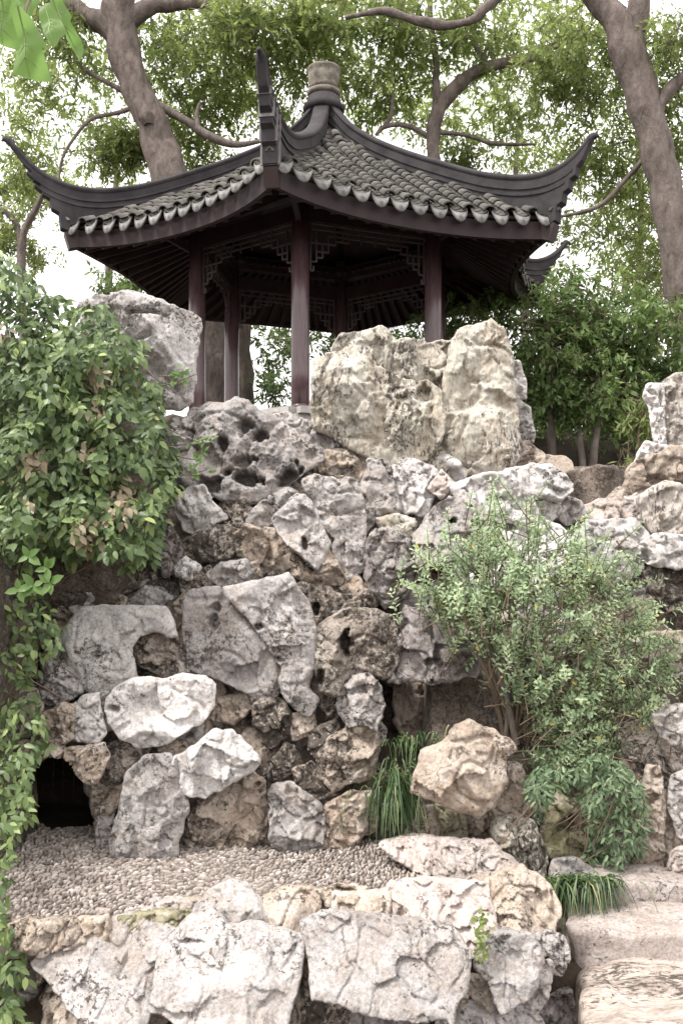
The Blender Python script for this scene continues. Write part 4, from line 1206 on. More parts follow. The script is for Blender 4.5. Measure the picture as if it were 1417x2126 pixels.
# columns, beams, hanging lattice, plinth
PLAT = 1.86
for k in range(6):
    c = PC + cdir(k) * RC
    v, f = lathe([(0.118, PLAT + 0.05), (0.12, PLAT + 0.5), (0.118, 3.2), (0.112, COLTOP + 0.35)], c, 28)
    col = mesh_obj('column', v, f, M['lacquer'], pav)
    v, f = lathe([(0.13, PLAT - 0.01), (0.135, PLAT + 0.03), (0.13, PLAT + 0.06), (0.118, PLAT + 0.075)], c, 28)
    mesh_obj('column_base', v, f, M['lacquer'], col)
    n0 = cdir(k) * RC; n1 = cdir(k + 1) * RC
    a = PC + n0; b = PC + n1
    ax = (b - a).normalized()
    for (z, h, w) in ((COLTOP + 0.0, 0.2, 0.10), (COLTOP + 0.30, 0.16, 0.16)):
        aa = a + Vector((0, 0, z)); bb = b + Vector((0, 0, z))
        v_, f_ = box_between(aa, bb, w, h)
        mesh_obj('beam', v_, f_, M['wood'], pav, smooth=False)
    # lattice: stepped fret lower at the columns
    L = (b - a).length - 0.24
    parts = []
    def bar(x0, z0, x1, z1):
        q0 = a + ax * (0.12 + x0 * L) + Vector((0, 0, z0)); q1 = a + ax * (0.12 + x1 * L) + Vector((0, 0, z1))
        upv = Vector((0, 0, 1)) if abs(z1 - z0) < 1e-6 else cdir(k, 0.5)
        parts.append(box_between(q0, q1, 0.022, 0.018, upv))
    zt = COLTOP - 0.11
    bar(0, zt, 1, zt); bar(0, zt - 0.07, 1, zt - 0.07)
    for m_ in (0, 1):
        X = (lambda x: x) if m_ == 0 else (lambda x: 1 - x)
        bar(X(0.012), zt, X(0.012), zt - 0.62)
        bar(X(0.06), zt - 0.07, X(0.06), zt - 0.5)
        bar(X(0.012), zt - 0.5, X(0.06), zt - 0.5); bar(X(0.012), zt - 0.62, X(0.035), zt - 0.62); bar(X(0.035), zt - 0.62, X(0.035), zt - 0.56)
        bar(X(0.06), zt - 0.36, X(0.16), zt - 0.36); bar(X(0.16), zt - 0.36, X(0.16), zt - 0.14)
        bar(X(0.012), zt - 0.25, X(0.22), zt - 0.25); bar(X(0.11), zt - 0.25, X(0.11), zt - 0.44); bar(X(0.06), zt - 0.44, X(0.11), zt - 0.44)
        bar(X(0.22), zt - 0.25, X(0.22), zt); bar(X(0.16), zt - 0.14, X(0.36), zt - 0.14)
        bar(X(0.28), zt - 0.07, X(0.28), zt - 0.2); bar(X(0.22), zt - 0.2, X(0.33), zt - 0.2); bar(X(0.33), zt - 0.2, X(0.33), zt - 0.07)
        bar(X(0.36), zt - 0.14, X(0.36), zt); bar(X(0.36), zt - 0.14, X(0.5), zt - 0.14); bar(X(0.44), zt - 0.07, X(0.44), zt - 0.2)
    v_, f_ = join(parts)
    mesh_obj('hanging_lattice', v_, f_, M['lattice'], pav, smooth=False)
    v_, f_ = box_between(a + Vector((0, 0, zt - 0.02)) , a + Vector((0, 0, zt + 0.2)) + cdir(k) * 0.5, 0.07, 0.12, Vector((0, 0, 1)))
    mesh_obj('bracket', v_, f_, M['wood'], pav, smooth=False)
def hexprism(r_, z0, z1):
    v = [PC + cdir(k) * r_ + Vector((0, 0, z)) for z in (z0, z1) for k in range(6)]
    f = [(0, 1, 2, 3, 4, 5), (11, 10, 9, 8, 7, 6)] + [(k, k + 6, (k + 1) % 6 + 6, (k + 1) % 6) for k in range(6)]
    return v, f
v, f = hexprism(2.28, 0.9, PLAT - 0.09); pl = mesh_obj('platform', v, f, M['plinth'], pav, smooth=False)
v, f = hexprism(2.10, PLAT - 0.085, PLAT - 0.012); mesh_obj('floor', v, f, M['kerb'], pl, smooth=False)
for k in range(6):
    a = PC + cdir(k) * 2.23; b = PC + cdir(k + 1) * 2.23
    for q in range(2):
        p0 = a.lerp(b, q * 0.5 + 0.003); p1 = a.lerp(b, q * 0.5 + 0.497)
        p0.z = p1.z = EYE + PLAT - 0.045
        v_, f_ = box_between(p0, p1, 0.28, 0.085)
        mesh_obj('kerb_slab', v_, f_, M['kerb'], pl, smooth=False)

# ------------------------------------------------------------------ vegetation helpers
LEAF_HI = (np.array([(0, 0, 0), (.28, .23, .05), (.28, 0, -.01), (.28, -.23, .05), (.66, .2, .03), (.66, 0, -.03), (.66, -.2, .03), (1, 0, -.1)], float),
           np.array([(0, 2, 1), (0, 3, 2), (1, 2, 5), (1, 5, 4), (2, 3, 6), (2, 6, 5), (4, 5, 7), (5, 6, 7)]))
LEAF_LO = (np.array([(0, 0, 0), (.45, .2, .05), (1, 0, -.05), (.45, -.2, .05)], float), np.array([(0, 2, 1), (0, 3, 2)]))
def unit(v): return v / np.maximum(np.linalg.norm(v, axis=1), 1e-9)[:, None]
def leaf_frames(axis, normal):
    x = unit(axis); y = unit(np.cross(normal, x)); z = np.cross(x, y)
    return x, y, z
def leaves(name, pos, axis, normal, length, width, tint, tmpl, mat):
    tv_, tf_ = tmpl
    x, y, z = leaf_frames(axis, normal)
    n = len(pos); L = np.broadcast_to(length, (n,)); Wd = np.broadcast_to(width, (n,))
    v = pos[:, None, :] + (tv_[None, :, 0, None] * x[:, None, :] + tv_[None, :, 2, None] * z[:, None, :]) * L[:, None, None] + tv_[None, :, 1, None] * y[:, None, :] * (L * Wd)[:, None, None]
    f = tf_[None] + (np.arange(n) * len(tv_))[:, None, None]
    at = np.repeat(np.broadcast_to(tint, (n,)), len(tv_))
    return tri_mesh(name, v.reshape(-1, 3), f.reshape(-1, 3), mat, True, at)
def tube_arrays(path, radii, seg=8, wob=0.0, sub=4):
    p = np.array([list(q) for q in path], float); r_ = np.array(radii, float)
    # Catmull-Rom
    P_ = np.vstack([2 * p[0] - p[1], p, 2 * p[-1] - p[-2]]); out = []; ro = []
    for i in range(1, len(P_) - 2):
        for j in range(sub):
            t = j / sub
            out.append(0.5 * ((2 * P_[i]) + (-P_[i-1] + P_[i+1]) * t + (2*P_[i-1] - 5*P_[i] + 4*P_[i+1] - P_[i+2]) * t*t + (-P_[i-1] + 3*P_[i] - 3*P_[i+1] + P_[i+2]) * t**3))
            ro.append(r_[i-1] * (1 - t) + r_[i] * t)
    out.append(p[-1]); ro.append(r_[-1])
    out = np.array(out); ro = np.array(ro)
    if wob: out = out + np.column_stack([perlin(out * 2.2 + q) for q in (3.1, 13.7, 29.3)]) * np.minimum(ro * 0.8, 0.09)[:, None]
    d = unit(np.gradient(out, axis=0))
    ref = np.array([0.31, 0.9, 0.13]) if abs(d[0] @ np.array([0.3, 0.9, 0.1])) < 0.9 else np.array([1.0, 0, 0])
    a = unit(np.cross(d, ref)); b = np.cross(d, a)
    th = np.arange(seg) / seg * 2 * math.pi
    ring = a[:, None, :] * np.cos(th)[None, :, None] + b[:, None, :] * np.sin(th)[None, :, None]
    rr = ro[:, None] * np.ones(seg)[None]
    if wob:
        q = (out[:, None, :] + ring * ro[:, None, None])
        rr = rr * (1 + wob * fbm(q.reshape(-1, 3) * 2.3, 3).reshape(rr.shape))
    v = out[:, None, :] + ring * rr[:, :, None]
    n = len(out)
    i, j = np.meshgrid(np.arange(n - 1), np.arange(seg), indexing='ij')
    A = (i * seg + j).ravel(); B = (i * seg + (j + 1) % seg).ravel()
    f = np.vstack([np.column_stack([A, B, B + seg]), np.column_stack([A, B + seg, A + seg])])
    return v.reshape(-1, 3), f
def merge(parts):
    V = []; Fc = []; n = 0
    for v_, f_ in parts: V.append(v_); Fc.append(f_ + n); n += len(v_)
    return np.vstack(V), np.vstack(Fc)
def tube_obj(name, path, radii, mat, parent, seg=10, wob=0.0, sub=4):
    v_, f_ = tube_arrays(path, radii, seg, wob, sub)
    return link(bpy.data.objects.new(name, tri_mesh(name, v_, f_, M[mat])), parent)
def rand_unit(r, n):
    return unit(r.normal(size=(n, 3)))

def crown(parent, blobs, mat, seed, leaf=(0.10, 0.17), width=0.95, droop=0.45, twigs=True, name='crown', per=9, spray=0.34, tmpl=LEAF_LO, dense=1.0):
    """sprays of leaves filling lumpy volumes; blobs = (px, py, distance, radius px, sprays)"""
    r = np.random.default_rng(seed)
    pos = []; axs = []; nrm = []; ln = []; tn = []; tw = []
    for (px, py, d, rp, ns) in blobs:
        ns = int(ns * dense)
        c = np.array(P(px, py, d)); rad = rp * d / F
        u = rand_unit(r, ns) * (r.random(ns) ** 0.42)[:, None] * np.array([1, 1.0, 0.9]) * rad
        o3 = c + u
        keep = fbm(o3 * 1.5 + seed, 2) > -0.16
        o3 = o3[keep]
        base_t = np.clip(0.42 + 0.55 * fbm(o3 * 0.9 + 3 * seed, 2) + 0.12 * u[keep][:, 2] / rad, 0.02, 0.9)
        for q, bt in zip(o3, base_t):
            dirn = r.normal(size=3) * np.array([1, 1, 0.5]) + np.array([0, 0, -droop]); dirn /= np.linalg.norm(dirn)
            L = spray * r.uniform(0.6, 1.2)
            t = np.linspace(0.1, 1, per)
            pp = q + dirn * (t * L)[:, None] + np.array([0, 0, -0.25 * L]) * (t ** 2)[:, None]
            sdv = np.cross(dirn, r.normal(size=3)); sdv /= np.linalg.norm(sdv)
            sg = np.where(np.arange(per) % 2 == 0, 1, -1)[:, None]
            a = dirn * 0.6 + sdv * sg * 0.9 + r.normal(size=(per, 3)) * 0.35 + np.array([0, 0, -0.25])
            pos.append(pp); axs.append(a); nrm.append(r.normal(size=(per, 3)) * 0.6 + np.array([0, -0.15, 0.8]))
            ln.append(r.uniform(leaf[0], leaf[1], per)); tn.append(np.clip(bt + r.normal(0, 0.13, per), 0, 1))
            if twigs and r.random() < 0.6:
                e = pp[-1]; tw.append((q - dirn * 0.15, q + (e - q) * 0.5, e))
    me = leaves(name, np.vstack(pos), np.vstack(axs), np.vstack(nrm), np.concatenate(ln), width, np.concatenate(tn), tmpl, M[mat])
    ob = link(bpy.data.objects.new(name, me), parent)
    if tw:
        v_, f_ = merge([tube_arrays(x, (0.009, 0.006, 0.003), 3, 0, 1) for x in tw])
        t_ = link(bpy.data.objects.new('twigs', tri_mesh('twigs', v_, f_, M['twig'])), parent); t_['kind'] = 'stuff'
    return ob
def TR(parent, name, pts_, d, mat='bark', seg=12, wob=0.32):
    """limb: (px, py, half width px [, distance])"""
    path = [P(q[0], q[1], q[3] if len(q) > 3 else d) for q in pts_]
    rad = [q[2] * (q[3] if len(q) > 3 else d) / F for q in pts_]
    return tube_obj(name, path, rad, mat, parent, seg, wob, 5)

# ------------------------------------------------------------------ trees
t1 = empty('camphor_tree'); tag(t1, 'thick leaning grey-brown tree trunk rising behind the left roof slope', 'tree')
TR(t1, 'trunk', [(470,900,46),(425,640,44),(385,450,42),(340,330,38),(305,235,32),(275,150,32),(252,70,34),(248,0,34),(255,-90,30)], 17.2)
TR(t1, 'branch', [(250,80,26),(205,45,22),(150,15,20),(100,-15,18),(40,-60,14)], 17.2)
TR(t1, 'branch', [(265,40,22),(320,12,16),(380,5,14),(430,12,13),(470,40,11),(520,60,8)], 17.2)
TR(t1, 'branch', [(310,215,10),(360,235,8),(410,268,9),(450,292,8),(500,300,6),(560,290,4)], 17.2, seg=8)
TR(t1, 'branch', [(412,268,7),(408,240,6),(415,215,4)], 17.2, seg=6)
TR(t1, 'branch', [(275,225,5),(225,238,4),(185,250,4),(155,285,3.5),(130,330,3),(118,400,2.5)], 17.2, seg=7)
TR(t1, 'branch', [(285,200,8),(240,180,6),(200,160,4),(160,130,3)], 17.2, seg=7)
TR(t1, 'knot', [(292,212,14),(300,238,17),(306,256,10)], 16.9, seg=9)
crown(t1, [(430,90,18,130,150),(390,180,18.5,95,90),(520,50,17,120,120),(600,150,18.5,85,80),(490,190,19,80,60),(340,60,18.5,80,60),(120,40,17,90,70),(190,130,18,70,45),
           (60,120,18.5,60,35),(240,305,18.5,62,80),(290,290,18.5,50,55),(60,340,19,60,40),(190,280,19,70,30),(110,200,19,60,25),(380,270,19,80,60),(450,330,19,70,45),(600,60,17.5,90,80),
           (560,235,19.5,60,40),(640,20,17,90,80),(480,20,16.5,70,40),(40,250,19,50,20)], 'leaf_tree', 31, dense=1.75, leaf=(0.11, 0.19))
t2 = empty('camphor_tree'); tag(t2, 'slender forked tree with a branch reaching right above the right roof slope', 'tree')
TR(t2, 'trunk', [(915,900,20),(910,600,17),(904,420,14),(903,330,13),(900,265,14),(918,212,16),(965,165,14),(1030,132,11),(1090,125,9),(1150,95,8),(1260,60,5)], 18.0)
TR(t2, 'branch', [(908,225,11),(905,180,9),(906,130,8),(895,60,7),(890,-30,6)], 18.0, seg=8)
TR(t2, 'branch', [(900,290,5),(850,262,5),(800,262,5),(780,280,4)], 18.0, seg=7)
TR(t2, 'branch', [(795,265,5),(812,235,5),(816,190,3)], 18.0, seg=6)
TR(t2, 'branch', [(905,275,4),(960,280,4),(1030,298,4),(1110,300,3)], 18.0, seg=6)
TR(t2, 'branch', [(1075,128,5),(1120,145,5),(1160,170,4),(1200,220,3)], 18.0, seg=6)
TR(t2, 'branch', [(1010,135,6),(985,90,5),(990,30,4)], 18.0, seg=6)
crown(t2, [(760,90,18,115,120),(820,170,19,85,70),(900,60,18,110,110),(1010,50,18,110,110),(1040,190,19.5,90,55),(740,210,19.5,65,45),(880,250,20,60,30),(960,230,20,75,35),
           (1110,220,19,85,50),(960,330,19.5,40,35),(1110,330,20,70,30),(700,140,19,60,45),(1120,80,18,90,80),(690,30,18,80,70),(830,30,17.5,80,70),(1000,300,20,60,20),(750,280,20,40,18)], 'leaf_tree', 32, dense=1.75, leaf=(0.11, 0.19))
t3 = empty('camphor_tree'); tag(t3, 'tall reddish-grey tree trunk running up the right edge of the picture', 'tree')
TR(t3, 'trunk', [(1500,1020,46),(1450,800,40),(1417,620,35),(1395,470,34),(1368,340,33),(1340,220,33),(1312,130,34),(1285,60,30),(1245,10,24),(1200,-60,20)], 15.0)
TR(t3, 'branch', [(1315,120,24),(1322,50,22),(1335,-40,20)], 15.0)
TR(t3, 'branch', [(1362,225,14),(1385,190,14),(1420,160,12),(1480,130,10)], 15.0)
TR(t3, 'branch', [(1360,300,5),(1300,370,5),(1250,420,5),(1190,445,4),(1140,452,3)], 15.3, seg=6)
TR(t3, 'branch', [(1120,-60,11),(1040,-10,9),(1003,18,10),(985,42,9),(925,54,8),(880,50,9),(840,36,7),(790,22,8),(740,32,6),(715,38,5)], 14.6, seg=9, wob=0.6)
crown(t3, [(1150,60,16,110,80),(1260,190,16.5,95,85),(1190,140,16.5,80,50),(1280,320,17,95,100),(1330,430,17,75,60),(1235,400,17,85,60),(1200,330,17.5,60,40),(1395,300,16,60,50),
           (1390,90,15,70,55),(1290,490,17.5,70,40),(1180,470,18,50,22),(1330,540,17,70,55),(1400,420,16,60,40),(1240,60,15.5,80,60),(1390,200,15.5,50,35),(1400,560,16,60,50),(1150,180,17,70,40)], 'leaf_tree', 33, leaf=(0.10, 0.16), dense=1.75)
t4 = empty('tree'); tag(t4, 'small distant tree with thin forked trunk at the left edge above the vine', 'tree')
TR(t4, 'trunk', [(50,760,10),(46,600,9),(45,510,9),(62,455,7),(88,405,5),(95,360,4)], 20, seg=8)
TR(t4, 'branch', [(44,510,7),(35,470,6),(12,440,5),(-20,430,4)], 20, seg=7)
crown(t4, [(40,430,20.5,55,70),(90,380,21,50,40),(10,380,21,50,40),(20,490,20.5,45,60),(60,360,21,50,35),(70,530,20.5,35,35)], 'leaf_tree', 34, dense=1.6)
t5 = empty('tree'); tag(t5, 'dark trunk of a tree seen through the pavilion columns', 'tree')
TR(t5, 'trunk', [(515,1000,20),(508,830,17),(503,700,16),(498,560,15),(480,380,12)], 18.5, 'bark_dark')
crown(t5, [(560,690,19,60,50),(545,740,19,45,35),(570,800,18,45,60),(600,700,20,40,25),(640,690,20,50,40),(450,810,18,35,45),(700,690,20,55,50),(820,690,20,55,50),(860,680,20,40,40)], 'leaf_bush', 35, leaf=(0.10, 0.19))
for (lab, tr, bl, sd) in (('hazy pale green tree far behind the left roof corner', [(230,900,9),(225,600,8),(240,400,6),(235,250,4)], [(90,290,27,110,60),(250,180,28,120,80),(400,240,28,110,80),(200,420,27,90,45),(520,130,28,130,90),(330,380,27,80,50),(40,170,27,80,40),(160,60,27,110,70)], 41),
                          ('hazy pale green tree far behind the right roof slope', [(1090,900,9),(1085,600,8),(1070,420,6),(1075,250,4)], [(850,200,28,130,90),(1000,240,27,110,70),(1130,320,28,110,70),(1250,440,27,100,60),(1100,440,28,90,45),(740,60,28,130,90),(1060,90,28,120,80)], 42),
                          ('hazy pale green tree far behind the right edge trunk', [(1330,900,9),(1325,600,8),(1330,420,6),(1320,250,4)], [(1350,350,27,110,80),(1300,220,28,120,80),(1390,480,27,90,60),(1220,100,28,120,80),(1390,80,28,110,70),(1290,560,27,80,60)], 43)):
    tt = empty('tree'); tag(tt, lab, 'tree')
    TR(tt, 'trunk', tr, bl[0][2], 'bark', seg=7)
    crown(tt, bl, 'leaf_tree', sd, leaf=(0.12, 0.21), dense=1.6, twigs=False, per=11, spray=0.5)
t6 = empty('tree'); tag(t6, 'pale slanting trunk between the two left pavilion columns', 'tree')
TR(t6, 'trunk', [(405,900,12),(420,780,11),(434,660,10),(445,560,9),(430,420,8)], 19.5, 'bark')
t7 = empty('bush'); tag(t7, 'dark leafy bush between the vine and the left roof corner', 'bush')
TR(t7, 'stem', [(250,760,6),(240,680,5),(235,600,4)], 17, 'twig', seg=6)
crown(t7, [(230,580,17,55,70),(270,600,17,40,50),(190,560,17,32,24),(250,640,16.5,50,60),(300,630,17,30,30)], 'leaf_bush', 36, leaf=(0.10, 0.18))
# big dark bush on the right
b1 = empty('osmanthus_tree'); tag(b1, 'rounded dark green tree with thin pale stems behind the right boulders', 'tree')
TR(b1, 'trunk', [(1212,1000,8,13.9),(1208,960,7,13.9),(1200,890,6,14.1),(1203,820,6,14.5),(1190,740,5,15)], 13.6, 'bark', seg=8)
TR(b1, 'trunk', [(1222,1000,8,13.9),(1232,940,8,13.9),(1240,880,7,14.1),(1250,800,6,14.6),(1270,720,5,15)], 13.6, 'bark', seg=8)
TR(b1, 'trunk', [(1150,1000,10),(1145,900,9),(1140,820,8),(1150,740,6)], 14.2, 'bark_dark', seg=8)
crown(b1, [(1180,640,14.5,85,190),(1100,700,14.5,75,150),(1250,680,14.5,100,240),(1330,700,14.5,95,200),(1180,740,14.2,95,220),(1280,780,14.5,90,210),(1370,780,14.5,75,140),(1110,800,14.8,70,120),
           (1200,820,14.2,70,150),(1250,830,14.0,60,90),(1150,830,14.2,55,70),(1390,650,15,60,90),(1160,590,15,50,70),(990,660,15,70,90),(1040,640,15,60,80),(1310,860,14.8,70,120),(920,660,15.5,60,60),(1290,620,15,60,70)], 'leaf_bush', 37, leaf=(0.09, 0.16), per=10, spray=0.3)
b2 = empty('hedge'); tag(b2, 'dark shaded undergrowth on the earth bank beyond the pale stems', 'hedge')
crown(b2, [(1100,880,17,90,130),(1200,900,17.5,90,130),(1300,900,17.5,90,130),(1390,860,17,90,130),(1000,900,17,90,90),(1250,830,18,120,160),(1130,800,18,110,150),(1380,760,18,100,120)], 'leaf_bush', 38, leaf=(0.12, 0.2), twigs=False, name='foliage')
bb = empty('bamboo'); tag(bb, 'light green bamboo sprays beside the pillar rock on the right', 'bamboo')
TR(bb, 'stem', [(1330,1000,3),(1325,900,3),(1345,820,2)], 11.5, 'twig', seg=5)
crown(bb, [(1330,870,11.5,28,34),(1320,920,11.5,30,36),(1305,960,11.5,26,24),(1345,830,11.5,24,22)], 'bamboo', 39, leaf=(0.10, 0.17), width=0.45, name='foliage', spray=0.2)

# ------------------------------------------------------------------ climbing vine, creeper, shrub, grass
def scatter_poly(r, poly, n):
    pl = np.array(poly, float); lo, hi = pl.min(0), pl.max(0); out = []
    while len(out) < n:
        q = r.uniform(lo, hi, (n, 2)); q = q[inside(q, pl)]
        out += q.tolist()
    return np.array(out[:n]), pl
def lay_vine(root, poly, n, d0, bulge, leaf, seed, mat, mat_single, browns=(), singles=300, width=1.0, edgepx=120.0, layers=0.35, lo_t=0.1, hi_t=0.74, down=0.8, holes=(), gap=-0.34):
    r = np.random.default_rng(seed)
    q, pl = scatter_poly(r, poly, n)
    for (hx, hy, hr) in holes:
        q = q[np.hypot(q[:, 0] - hx, q[:, 1] - hy) > hr * r.uniform(0.6, 1.1, len(q))]
    q = q[fbm(np.column_stack([q / 42.0, np.full(len(q), seed + 0.5)]), 2) > gap]
    sdq = seg_dist(q, pl)
    q = q[sdq > 45 * np.clip(0.1 + 1.3 * fbm(np.column_stack([q / 30.0, np.full(len(q), seed + 7.5)]), 2), 0, 1) * (edgepx / 120)]
    n = len(q)
    e = np.clip(seg_dist(q, pl) / edgepx, 0, 1)
    dm = np.sqrt(1 - (1 - e) ** 2)
    q3 = np.column_stack([q / 70.0, np.full(n, seed * 1.0)])
    lump = fbm(q3, 3)
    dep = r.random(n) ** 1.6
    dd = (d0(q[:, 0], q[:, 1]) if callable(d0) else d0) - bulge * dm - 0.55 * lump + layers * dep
    pos = np.column_stack([(q[:, 0] - CX) / F * dd, dd, (HY - q[:, 1]) / F * dd + EYE])
    gx_ = (fbm(q3 + np.array([0.05, 0, 0]), 3) - lump) * 4
    outx = np.clip((q[:, 0] - pl[:, 0].mean()) / (np.ptp(pl[:, 0]) / 2), -1, 1) * (1 - e * 0.6)
    nr = np.column_stack([outx * 0.6 - gx_, np.full(n, -0.75), np.full(n, 0.55)]) + r.normal(0, 0.38, (n, 3))
    ax = np.column_stack([r.normal(0, 0.75, n) + outx * 0.3, np.full(n, -0.25) + r.normal(0, 0.3, n), -down + r.normal(0, 0.55, n)])
    L = r.uniform(leaf[0], leaf[1], n)
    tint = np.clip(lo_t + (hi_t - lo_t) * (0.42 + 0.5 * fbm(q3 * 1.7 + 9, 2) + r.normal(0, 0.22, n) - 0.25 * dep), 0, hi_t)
    bt = (HY - q[:, 1])
    for (bx, by, br) in browns:
        m = (np.hypot(q[:, 0] - bx, (q[:, 1] - by) * 0.8) < br * r.uniform(0.5, 1.2, n)) & (r.random(n) < 0.75)
        tint[m] = r.uniform(0.82, 1.0, m.sum())
    inview = (q[:, 0] > 8) & (q[:, 0] < 1409) & (q[:, 1] < 2118)
    order = np.argsort(dep * 0.6 - L * 8 + np.where(inview, 0, 50))
    idx = order[:singles]; rest = order[singles:]
    X, Y, Z = leaf_frames(ax, nr)
    tv_, tf_ = LEAF_HI
    # single leaves share a few meshes, one per tint step
    steps = np.linspace(0.02, 1.0, 14); cache = {}
    for i in idx:
        s = int(np.argmin(np.abs(steps - tint[i])))
        if s not in cache:
            cache[s] = tri_mesh('leaf', tv_ * np.array([1, width, 1]), tf_, M[mat], True, np.full(len(tv_), steps[s]))
        o = bpy.data.objects.new('leaf', cache[s]); link(o, root)
        mw = Matrix.Identity(4)
        for c in range(3):
            mw[c][0], mw[c][1], mw[c][2], mw[c][3] = X[i][c] * L[i], Y[i][c] * L[i], Z[i][c] * L[i], pos[i][c]
        o.matrix_world = mw
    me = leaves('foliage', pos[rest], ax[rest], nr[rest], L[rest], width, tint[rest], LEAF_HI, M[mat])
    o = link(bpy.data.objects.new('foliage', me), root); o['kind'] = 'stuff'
    # woody stems creeping under the leaves
    parts = []
    for i in r.choice(n, min(60, n // 12), replace=False):
        if 1420 < q[i, 1] and q[i, 0] < 200: continue
        p0 = pos[i] + np.array([0, 0.12, 0]); st = [p0]
        dv_ = np.array([r.normal(0, 0.5), 0.02, -1.0])
        for j in range(4):
            dv_ = dv_ + r.normal(0, 0.4, 3) * np.array([1, 0.2, 0.6]); st.append(st[-1] + dv_ * 0.09)
        parts.append(tube_arrays(st, (0.006, 0.006, 0.005, 0.004, 0.003), 4, 0, 2))
    v_, f_ = merge(parts)
    o = link(bpy.data.objects.new('stems', tri_mesh('stems', v_, f_, M['twig'])), root); o['kind'] = 'stuff'

vine = empty('climbing_vine'); tag(vine, 'dense green climbing vine with dry brown leaves draped over the left rocks', 'vine')
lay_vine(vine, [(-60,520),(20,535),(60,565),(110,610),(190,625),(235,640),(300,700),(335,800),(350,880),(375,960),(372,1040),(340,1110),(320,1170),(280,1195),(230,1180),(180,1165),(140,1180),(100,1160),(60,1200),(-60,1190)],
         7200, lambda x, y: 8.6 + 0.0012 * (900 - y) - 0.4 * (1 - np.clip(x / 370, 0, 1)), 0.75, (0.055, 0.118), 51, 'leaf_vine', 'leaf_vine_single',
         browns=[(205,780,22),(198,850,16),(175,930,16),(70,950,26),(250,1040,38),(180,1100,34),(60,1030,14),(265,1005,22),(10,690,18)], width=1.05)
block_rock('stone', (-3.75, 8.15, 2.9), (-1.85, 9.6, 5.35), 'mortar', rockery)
hang = empty('hanging_vine'); tag(hang, 'straggling vine hanging down the left edge past the cave mouth', 'vine')
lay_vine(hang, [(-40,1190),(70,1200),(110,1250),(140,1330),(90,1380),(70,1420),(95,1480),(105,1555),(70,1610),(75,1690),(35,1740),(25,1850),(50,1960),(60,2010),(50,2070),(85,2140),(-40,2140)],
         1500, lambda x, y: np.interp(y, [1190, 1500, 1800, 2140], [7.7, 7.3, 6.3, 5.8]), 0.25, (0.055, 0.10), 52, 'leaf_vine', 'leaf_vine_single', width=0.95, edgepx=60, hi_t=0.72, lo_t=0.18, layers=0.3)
r = np.random.default_rng(60)
for (px, py, n_, hd) in ((70,1215,5,'cluster'),(60,1155,4,'c'),(100,1180,4,'c'),(105,1210,4,'c'),(40,1225,4,'c')):
    for i in range(n_):
        a = 2 * math.pi * i / n_ + r.uniform(0, 1)
        o = bpy.data.objects.new('leaf', bpy.data.meshes.get('leaf_pale') or tri_mesh('leaf_pale', LEAF_HI[0], LEAF_HI[1], M['leaf_near'])); link(o, hang)
        p = P(px, py, 6.9); L = r.uniform(0.09, 0.125)
        X = Vector((math.cos(a), -0.3, math.sin(a))).normalized(); Z = Vector((r.normal(0, .2), -1, 0.5)); Y = Z.cross(X).normalized(); Z = X.cross(Y)
        mw = Matrix.Identity(4)
        for c in range(3): mw[c][0], mw[c][1], mw[c][2], mw[c][3] = X[c] * L, Y[c] * L * 1.15, Z[c] * L, p[c]
        o.matrix_world = mw

creep = empty('creeping_vine'); tag(creep, 'carpet of small pointed leaves hanging below the shrub over the right rocks', 'vine')
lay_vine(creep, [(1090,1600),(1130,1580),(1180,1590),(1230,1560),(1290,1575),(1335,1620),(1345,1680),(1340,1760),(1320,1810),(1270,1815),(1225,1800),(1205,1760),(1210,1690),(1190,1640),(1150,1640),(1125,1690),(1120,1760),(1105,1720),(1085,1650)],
         1900, 7.35, 0.22, (0.045, 0.075), 53, 'leaf_creep', 'leaf_creep_single', width=0.72, edgepx=50, hi_t=1.0, layers=0.16)

